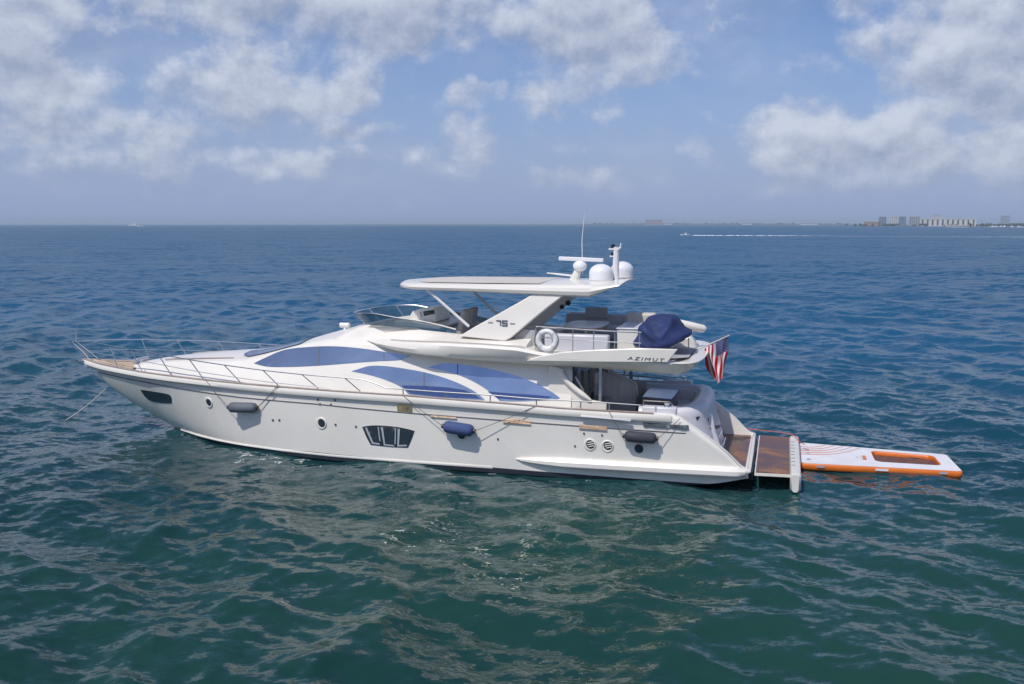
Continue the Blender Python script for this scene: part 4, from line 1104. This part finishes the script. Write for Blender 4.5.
# anchor line leading away from the stem
al_ = MB(); a = Vector((-22.75, -.02, 1.25)); e = Q(58, 424.5, z=-.25)
al_.tube([a.lerp(e, k)-Vector((0,0,.10*math.sin(k*math.pi))) for k in np.linspace(0,1,12)], .018, 6)
loose(al_, 'anchor_line', M['lrope'], 'pale anchor line running from the bow down into the water', 'rope', e)

# ------------------------------------------------------------------ inflatable dock behind the platform
near = [Q(801,463,z=.19), Q(962.5,471.5,z=.19), Q(946,454.6,z=.19), Q(800,442.6,z=.19)]
dk_ = thing('inflatable_dock', 'white inflatable floating dock with orange sides and an open well, tethered behind the yacht', 'floating dock', (3.6, 1.2, 0))
def bil(s, t_, z=None):
    p = (near[0]*(1-s)+near[1]*s)*(1-t_)+(near[3]*(1-s)+near[2]*s)*t_
    return Vector((p.x, p.y, p.z if z is None else z))
def rrect(s0, s1, t0, t1, r, n=5, asp=2.2):
    out = []
    for cs, ct, a0 in ((s1-r/asp,t1-r,0),(s0+r/asp,t1-r,90),(s0+r/asp,t0+r,180),(s1-r/asp,t0+r,270)):
        for k in range(n+1):
            a = R(a0+90*k/n); out.append((cs+r/asp*math.cos(a), ct+r*math.sin(a)))
    return out
outer = rrect(0, 1, 0, 1, .07); hole = rrect(.485, .905, .27, .86, .10)
ztop, zbot = .195, -.01
m = MB()
ed = [(i, (i+1)%len(outer)) for i in range(len(outer))] + [(len(outer)+i, len(outer)+(i+1)%len(hole)) for i in range(len(hole))]
v, e_, f, *_ = delaunay_2d_cdt([Vector(q) for q in outer+hole], ed, [], 1, 1e-5)
def inpoly(p, poly):
    c = False
    for i in range(len(poly)):
        a, b = poly[i-1], poly[i]
        if (a[1] > p[1]) != (b[1] > p[1]) and p[0] < (b[0]-a[0])*(p[1]-a[1])/(b[1]-a[1])+a[0]: c = not c
    return c
f = [q for q in f if not inpoly((sum(v[i].x for i in q)/len(q), sum(v[i].y for i in q)/len(q)), hole)]
m.add([bil(p.x, p.y, ztop) for p in v], [tuple(q) for q in f]); m.add([bil(p.x, p.y, ztop-.015) for p in v], [tuple(q)[::-1] for q in f])
pad = m.build('deck_pad', M['pvc'], dk_, sharp=30)
def wall(loop, sgn):
    m = MB(); n = len(loop); cs = sum(p[0] for p in loop)/n; ct = sum(p[1] for p in loop)/n; secs = []
    for s, t_ in loop:
        p = bil(s, t_, 0); d = (p-bil(cs, ct, 0)).normalized()*sgn
        secs.append([p+d*o+Vector((0,0,z)) for o, z in ((-.01,ztop-.004),(.03,ztop-.025),(.045,(ztop+zbot)/2),(.03,zbot+.03),(-.02,zbot))])
    secs.append(secs[0]); m.loft(secs); return m
wall(outer, 1).build('side_tube', M['orange'], dk_, sharp=50)
wall(hole, -1).build('well_wall', M['orange'], dk_, sharp=50)
m = MB(); m.add([bil(s_, t_, .075) for s_, t_ in hole], [tuple(range(len(hole)))]); m.build('well_floor', M['mesh'], dk_)
# orange stripes fanning over the inboard end
for k in range(5):
    m = MB(); L = []
    e0 = .42+.09*k*1.0
    for s in np.linspace(0, 1, 24):
        ss = .005+s*(.42-.06*k); tt = e0+ (0.985-e0)*(s**2.6)
        L.append((ss, tt))
    m.loft([[bil(s, t_-.011, ztop+.004), bil(s, t_+.011, ztop+.004)] for s, t_ in L]); m.build('deck_stripe', M['orange'], pad)
for (s, t_) in ((.045,.62),(.05,.42),(.05,.16)):
    m = MB(); q = bil(s, t_, ztop); m.lathe([(.06,0),(.055,.03),(.02,.035)], q, n=12); m.build('tether_ring', M['dkgrey'], pad)
for (s0,s1,t0,t1) in ((.395,.402,.38,.52),(.41,.434,.32,.44),(.412,.436,.46,.54),(.37,.385,.42,.47)):
    m = MB(); m.add([bil(s0,t0,ztop+.005),bil(s1,t0,ztop+.005),bil(s1,t1,ztop+.005),bil(s0,t1,ztop+.005)], [(0,1,2,3)]); m.build('deck_badge', M['orange'] if s0 > .4 else M['lav'], pad)
for s0, s1, mt in ((.47,.55,M['pvc']),(.10,.15,M['dkgrey']),(.86,.91,M['dkgrey'])):
    m = MB(); m.add([bil(s,0,0)+Vector((0,-.055,z)) for s, z in ((s0,.09),(s1,.09),(s1,.16),(s0,.16))], [(0,1,2,3)]); m.build('side_patch', mt, dk_)
# orange tether
tl = MB(); pts = [Vector((-.35,2.48,.62)), Vector((.3,2.46,.60)), Vector((1.15,2.3,.56)), Vector((1.4,1.6,.50)), bil(.03,.7,.32)]
tl.tube(smooth_path(pts, 5), .012, 5); loose(tl, 'tether_rope', M['orope'], 'orange tether rope from the starboard quarter to the floating dock', 'rope', (.5,2.4,.5))

# ------------------------------------------------------------------ far shore, buildings, boats
def far(px, py, D):
    """a point at ground distance D along the sight line through a photo point"""
    r = ray(px, py); t = D/math.hypot(r.x, r.y); return CAM + r*t
land = mat('shore_land', (.16,.15,.11), .9, vary=.2, vscale=.01)
leafm = mat('shore_foliage', (.045,.075,.035), .9, vary=.35, vscale=.02)
conc = {k: mat('far_wall_'+k, c, .8, vary=.06, vscale=.02) for k, c in dict(cream=(.66,.61,.54), white=(.66,.66,.64), blue=(.20,.25,.33), grey=(.36,.38,.42), pink=(.46,.27,.22)).items()}
pane = mat('far_window', (.06,.08,.11), .25)
def shore(name, p0, p1, D, depth, h, seed, kind, mt, step=40):
    r_ = np.random.default_rng(seed); a, b = far(p0, 224.5, D), far(p1, 224.5, D)
    n = max(8, int((b-a).length/step)); m = MB(); d = (b-a).normalized(); back = Vector((-d.y, d.x, 0))
    secs = []; hh_ = 0
    for i in range(n+1):
        p = a.lerp(b, i/n); p.z = 0; hh_ = .6*hh_+.4*r_.uniform(.35, 1.25); e = min(1, i/3+.05, (n-i)/3+.05)
        k = h*hh_*e
        secs.append([p+Vector((0,0,-.5)), p+Vector((0,0,k*.7)), p+back*depth*.15+Vector((0,0,k)), p+back*depth+Vector((0,0,k*.9)), p+back*depth+Vector((0,0,-.5))])
    m.loft(secs); o = m.build(name, mt, None, loc=(a+b)/2*1); o['kind'] = kind; return o
shore('far_shore', 330, 600, 9500, 400, 9, 3, 'structure', land, 60)
shore('far_shore', 560, 870, 8200, 400, 13, 4, 'structure', land, 50)
shore('near_shore', 842, 1100, 3350, 500, 1.6, 5, 'structure', land, 30)
# the wooded waterfront, one mass of crowns
def wood(name, spans, D, h, seed):
    r_ = np.random.default_rng(seed); m = MB()
    for a, b, n in spans:
        for _ in range(n):
            p = far(r_.uniform(a, b), 224.5, D+r_.uniform(-60, 120)); hh_ = h*r_.uniform(.45, 1.15); w = hh_*r_.uniform(.5, 1.0)
            rot = Matrix.Rotation(r_.uniform(0,6.28), 3, 'Z')
            for _k in range(3):
                q = Vector((p.x+r_.uniform(-w,w)*.5, p.y+r_.uniform(-w,w)*.5, hh_*r_.uniform(.4,.7)))
                m.ellipsoid(q, (w*.55, w*.5, hh_*.38), 7, 5, rot=rot)
            m.tube([(p.x,p.y,-.3),(p.x,p.y,hh_*.5)], w*.05, 5)
    c = far((spans[0][0]+spans[-1][1])/2, 224.5, D); o = m.build(name, leafm, None, loc=(c.x,c.y,0), sharp=180); o['kind'] = 'stuff'; return o
wood('shore_trees', [(846,1100,150),(985,1100,110)], 3330, 9, 8)
wood('distant_trees', [(590,850,190)], 8100, 17, 9)

def block(name, label, px0, px1, ytop, D, mt, cols, rows, group='waterfront buildings on the far shore', vertical=False, depth=28, extra=None, base=225.4, roof=True):
    a, b = far(px0, base, D), far(px1, base, D); a.z = b.z = 0
    top = far((px0+px1)/2, ytop, D).z; d = (b-a).normalized(); back = Vector((-d.y, d.x, 0)); c = (a+b)/2; W_ = (b-a).length
    o = thing(name, label, 'building', (c.x, c.y, 0), group)
    m = MB(); m.prism([a, b, b+back*depth, a+back*depth], (0,0,top)); m.build('wall', mt, o)
    if roof:
        m = MB(); m.prism([a-d*1.2-back*1.2+Vector((0,0,top)), b+d*1.2-back*1.2+Vector((0,0,top)), b+d*1.2+back*(depth+1.2)+Vector((0,0,top)), a-d*1.2+back*(depth+1.2)+Vector((0,0,top))], (0,0,1.6)); m.build('roof', conc['white'], o)
    if vertical:
        for i in range(cols):
            m = MB(); s = a+d*(W_*(i+.32)/cols)-back*.35; e = a+d*(W_*(i+.68)/cols)-back*.35; m.prism([s+Vector((0,0,top*.12)), e+Vector((0,0,top*.12)), e+Vector((0,0,top*.88)), s+Vector((0,0,top*.88))], back*.3); m.build('window_bay', pane, o)
    else:
        for j in range(rows):
            z = top*(j+.45)/rows; m = MB()
            for i in range(cols):
                s = a+d*(W_*(i+.2)/cols)-back*.35+Vector((0,0,z)); e = a+d*(W_*(i+.8)/cols)-back*.35+Vector((0,0,z)); hh_ = Vector((0,0,top/rows*.42))
                m.prism([s, e, e+hh_, s+hh_], back*.3)
            m.build('window_row', pane, o)
    if extra: extra(o, a, b, d, back, top)
    return o
block('low_building', 'low stepped pale building left of the blue-grey towers on the far shore', 864, 878.5, 221.6, 3350, conc['pink'], 6, 3)
block('apartment_tower', 'blue-grey apartment tower furthest left of the tower row', 878.5, 886, 216.6, 3380, conc['blue'], 4, 9)
block('apartment_tower', 'pale narrow apartment tower second from left in the tower row', 889.5, 897, 216.8, 3380, conc['white'], 4, 9)
block('apartment_tower', 'blue-grey apartment tower third from left in the tower row', 898.6, 905.8, 216.5, 3360, conc['blue'], 4, 9)
block('apartment_tower', 'wide grey apartment tower touching the long cream building', 909, 919.6, 216.6, 3370, conc['grey'], 5, 9)
def pent(o, a, b, d, back, top):
    s, e = a.lerp(b,.20)+back*6, a.lerp(b,.40)+back*6
    m = MB(); m.prism([s+Vector((0,0,top+1.6)), e+Vector((0,0,top+1.6)), e+back*15+Vector((0,0,top+1.6)), s+back*15+Vector((0,0,top+1.6))], (0,0,9)); m.prism([s.lerp(e,.2)+Vector((0,0,top+10.6)), s.lerp(e,.7)+Vector((0,0,top+10.6)), s.lerp(e,.7)+back*10+Vector((0,0,top+10.6)), s.lerp(e,.2)+back*10+Vector((0,0,top+10.6))], (0,0,4)); m.build('penthouse', conc['grey'], o)
block('long_building', 'long cream waterfront building with dark upright bays and a rooftop block', 920, 976, 218.9, 3300, conc['cream'], 11, 1, vertical=True, extra=pent)
block('low_building', 'long low white waterfront building in front of the cream building', 947, 968, 225.6, 2350, conc['white'], 8, 1, base=226.5, depth=16)
block('apartment_tower', 'lone faint grey tower right of the cream building', 1000.2, 1009.5, 215.6, 5200, conc['grey'], 5, 9)
block('low_building', 'hazy pink-brown block alone on the distant shore', 645.5, 662.5, 219.6, 8000, conc['pink'], 5, 3)
def pale(i, p0, p1, yt, lab): block('low_building', lab, p0, p1, yt, 7900, conc['white'], 5, 1, depth=40)
pale(0, 664, 672, 223.0, 'tiny white shed beside the hazy pink-brown block')
pale(1, 742, 752, 222.8, 'tiny white shed at the middle of the distant shore')
pale(2, 800, 818, 223.0, 'wide low white shed near the right end of the distant shore')

# boats
bwhite = mat('boat_white', (.8,.8,.79), .3)
def boat(name, label, c, L, heading, cabin, group=None):
    o = thing(name, label, 'boat', (c.x, c.y, 0), group); rz = Matrix.Rotation(heading, 3, 'Z')
    secs = []
    for s in np.linspace(0, 1, 9):       # stern to bow
        w = L*.15*(1-max(0,(s-.35)/.65)**2.2); zt = L*(.10+.04*s*s); x = L*(s-.5); zb_ = -L*.02+L*.08*max(0,s-.6)
        secs.append([c+rz @ Vector((x, y*w, z)) for y, z in ((-1,zt),(-.9,zt*.4),(-.4,zb_),(.4,zb_),(.9,zt*.4),(1,zt))])
    m = MB(); m.loft(secs, closed=True, caps=True); m.build('boat_hull', bwhite, o)
    m = MB()
    if cabin:
        m.prism([c+rz @ Vector((x*L, -.11*L, z*L)) for x, z in ((-.35,.10),(.22,.11),(.10,.20),(-.02,.205),(-.06,.27),(-.30,.27),(-.33,.2))], rz @ Vector((0,.22*L,0)))
        m.build('cabin', bwhite, o)
        m = MB(); m.prism([c+rz @ Vector((x*L, -.115*L, z*L)) for x, z in ((-.28,.155),(.10,.15),(.06,.185),(-.28,.19))], rz @ Vector((0,.23*L,0))); m.build('cabin_window', pane, o)
        m = MB(); m.tube([c+rz @ Vector((-.15*L,0,.27*L)), c+rz @ Vector((-.17*L,0,.45*L))], .008*L, 6); m.build('mast', bwhite, o)
    else:
        m.prism([c+rz @ Vector((x*L, -.06*L, z*L)) for x, z in ((-.08,.10),(.10,.11),(.04,.21),(-.06,.2))], rz @ Vector((0,.12*L,0))); m.build('console', bwhite, o)
        m = MB(); m.box(c+rz @ Vector((-.02*L,0,.30*L)), (.26*L,.2*L,.02*L), rz)
        for sx_ in (-.12,.08):
            for sy_ in (-.08,.08): m.tube([c+rz @ Vector((sx_*L,sy_*L,.12*L)), c+rz @ Vector((sx_*L,sy_*L,.30*L))], .006*L, 5)
        m.build('t_top', bwhite, o)
        m = MB(); m.box(c+rz @ Vector((-.53*L,0,.10*L)), (.07*L,.10*L,.16*L), rz); m.build('outboard_motor', pane, o)
    return o
foam = mat('wake_foam', (.75,.78,.80), .8, vary=.1, vscale=.2)
def wake(p, q, w, h, seed, n=70):
    r_ = np.random.default_rng(seed); m = MB(); secs = []; d = (q-p).normalized(); s = Vector((-d.y,d.x,0))
    for i in range(n+1):
        k = i/n; c = p.lerp(q, k); c.z = 0; hh_ = h*(1-k)**1.3*r_.uniform(.15,1.2)+.01; ww = w*(.5+1.2*k)*r_.uniform(.7,1.2)
        secs.append([c-s*ww+Vector((0,0,-.15)), c-s*ww*.4+Vector((0,0,hh_)), c+s*ww*.4+Vector((0,0,hh_*r_.uniform(.5,1))), c+s*ww+Vector((0,0,-.15))])
    m.loft(secs); o = m.build('boat_wake', foam, None, loc=(p.x,p.y,0)); o['kind'] = 'stuff'; return o
b1 = Q(133, 226.2, z=0); boat('motor_boat', 'small white motor boat far off near the left horizon', b1, 30, math.radians(198), True)
wake(b1+Vector((14,4,0)), Q(146, 226.3, z=0), 3, 2.0, 1, 14)
b2 = Q(685.5, 235.6, z=0); boat('speed_boat', 'white centre-console speedboat drawing a long foam wake to the right', b2, 6.2, math.radians(183), False)
e2 = Q(870, 235.9, z=0); wake(b2+Vector((3,0.2,0)), e2, 1.0, .50, 2, 110)
wake(Q(1060, 237.2, z=0), Q(840, 236.4, z=0), 1.2, .10, 3, 90)
b3 = far(177, 224.8, 6200); boat('sailing_boat' if False else 'motor_boat', 'faint speck of a white boat right of the other boat on the left horizon', Vector((b3.x,b3.y,0)), 24, math.radians(200), True)
for i, (px, D) in enumerate(((991.5,2350),(995,2250),(1001,2200),(1004.5,2300),(1012,2250),(1020,2200))):
    p = far(px, 226, D); boat('moored_boat', ('small white moored boat furthest left in the far marina','small white moored boat second from left in the far marina','small white moored boat third from left in the far marina','small white moored boat fourth from left in the far marina','small white moored boat fifth from left in the far marina','small white moored boat furthest right in the far marina')[i], Vector((p.x,p.y,0)), 13, math.radians(150+37*i), True, 'boats moored in the far marina')
jm = MB(); a, b = far(986, 226, 2420), far(1085, 226, 2420); a.z = b.z = .9; d = (b-a).normalized(); s = Vector((-d.y,d.x,0))
jm.prism([a-s*2, b-s*2, b+s*2, a+s*2], (0,0,.5))
for k in range(18):
    p = a.lerp(b, k/17); jm.tube([(p.x,p.y,-1),(p.x,p.y,1.6)], .35, 6)
tag(jm.build('jetty', conc['grey'], None, loc=(a.x,a.y,0)), 'long low grey jetty behind the moored boats on the right', 'jetty')
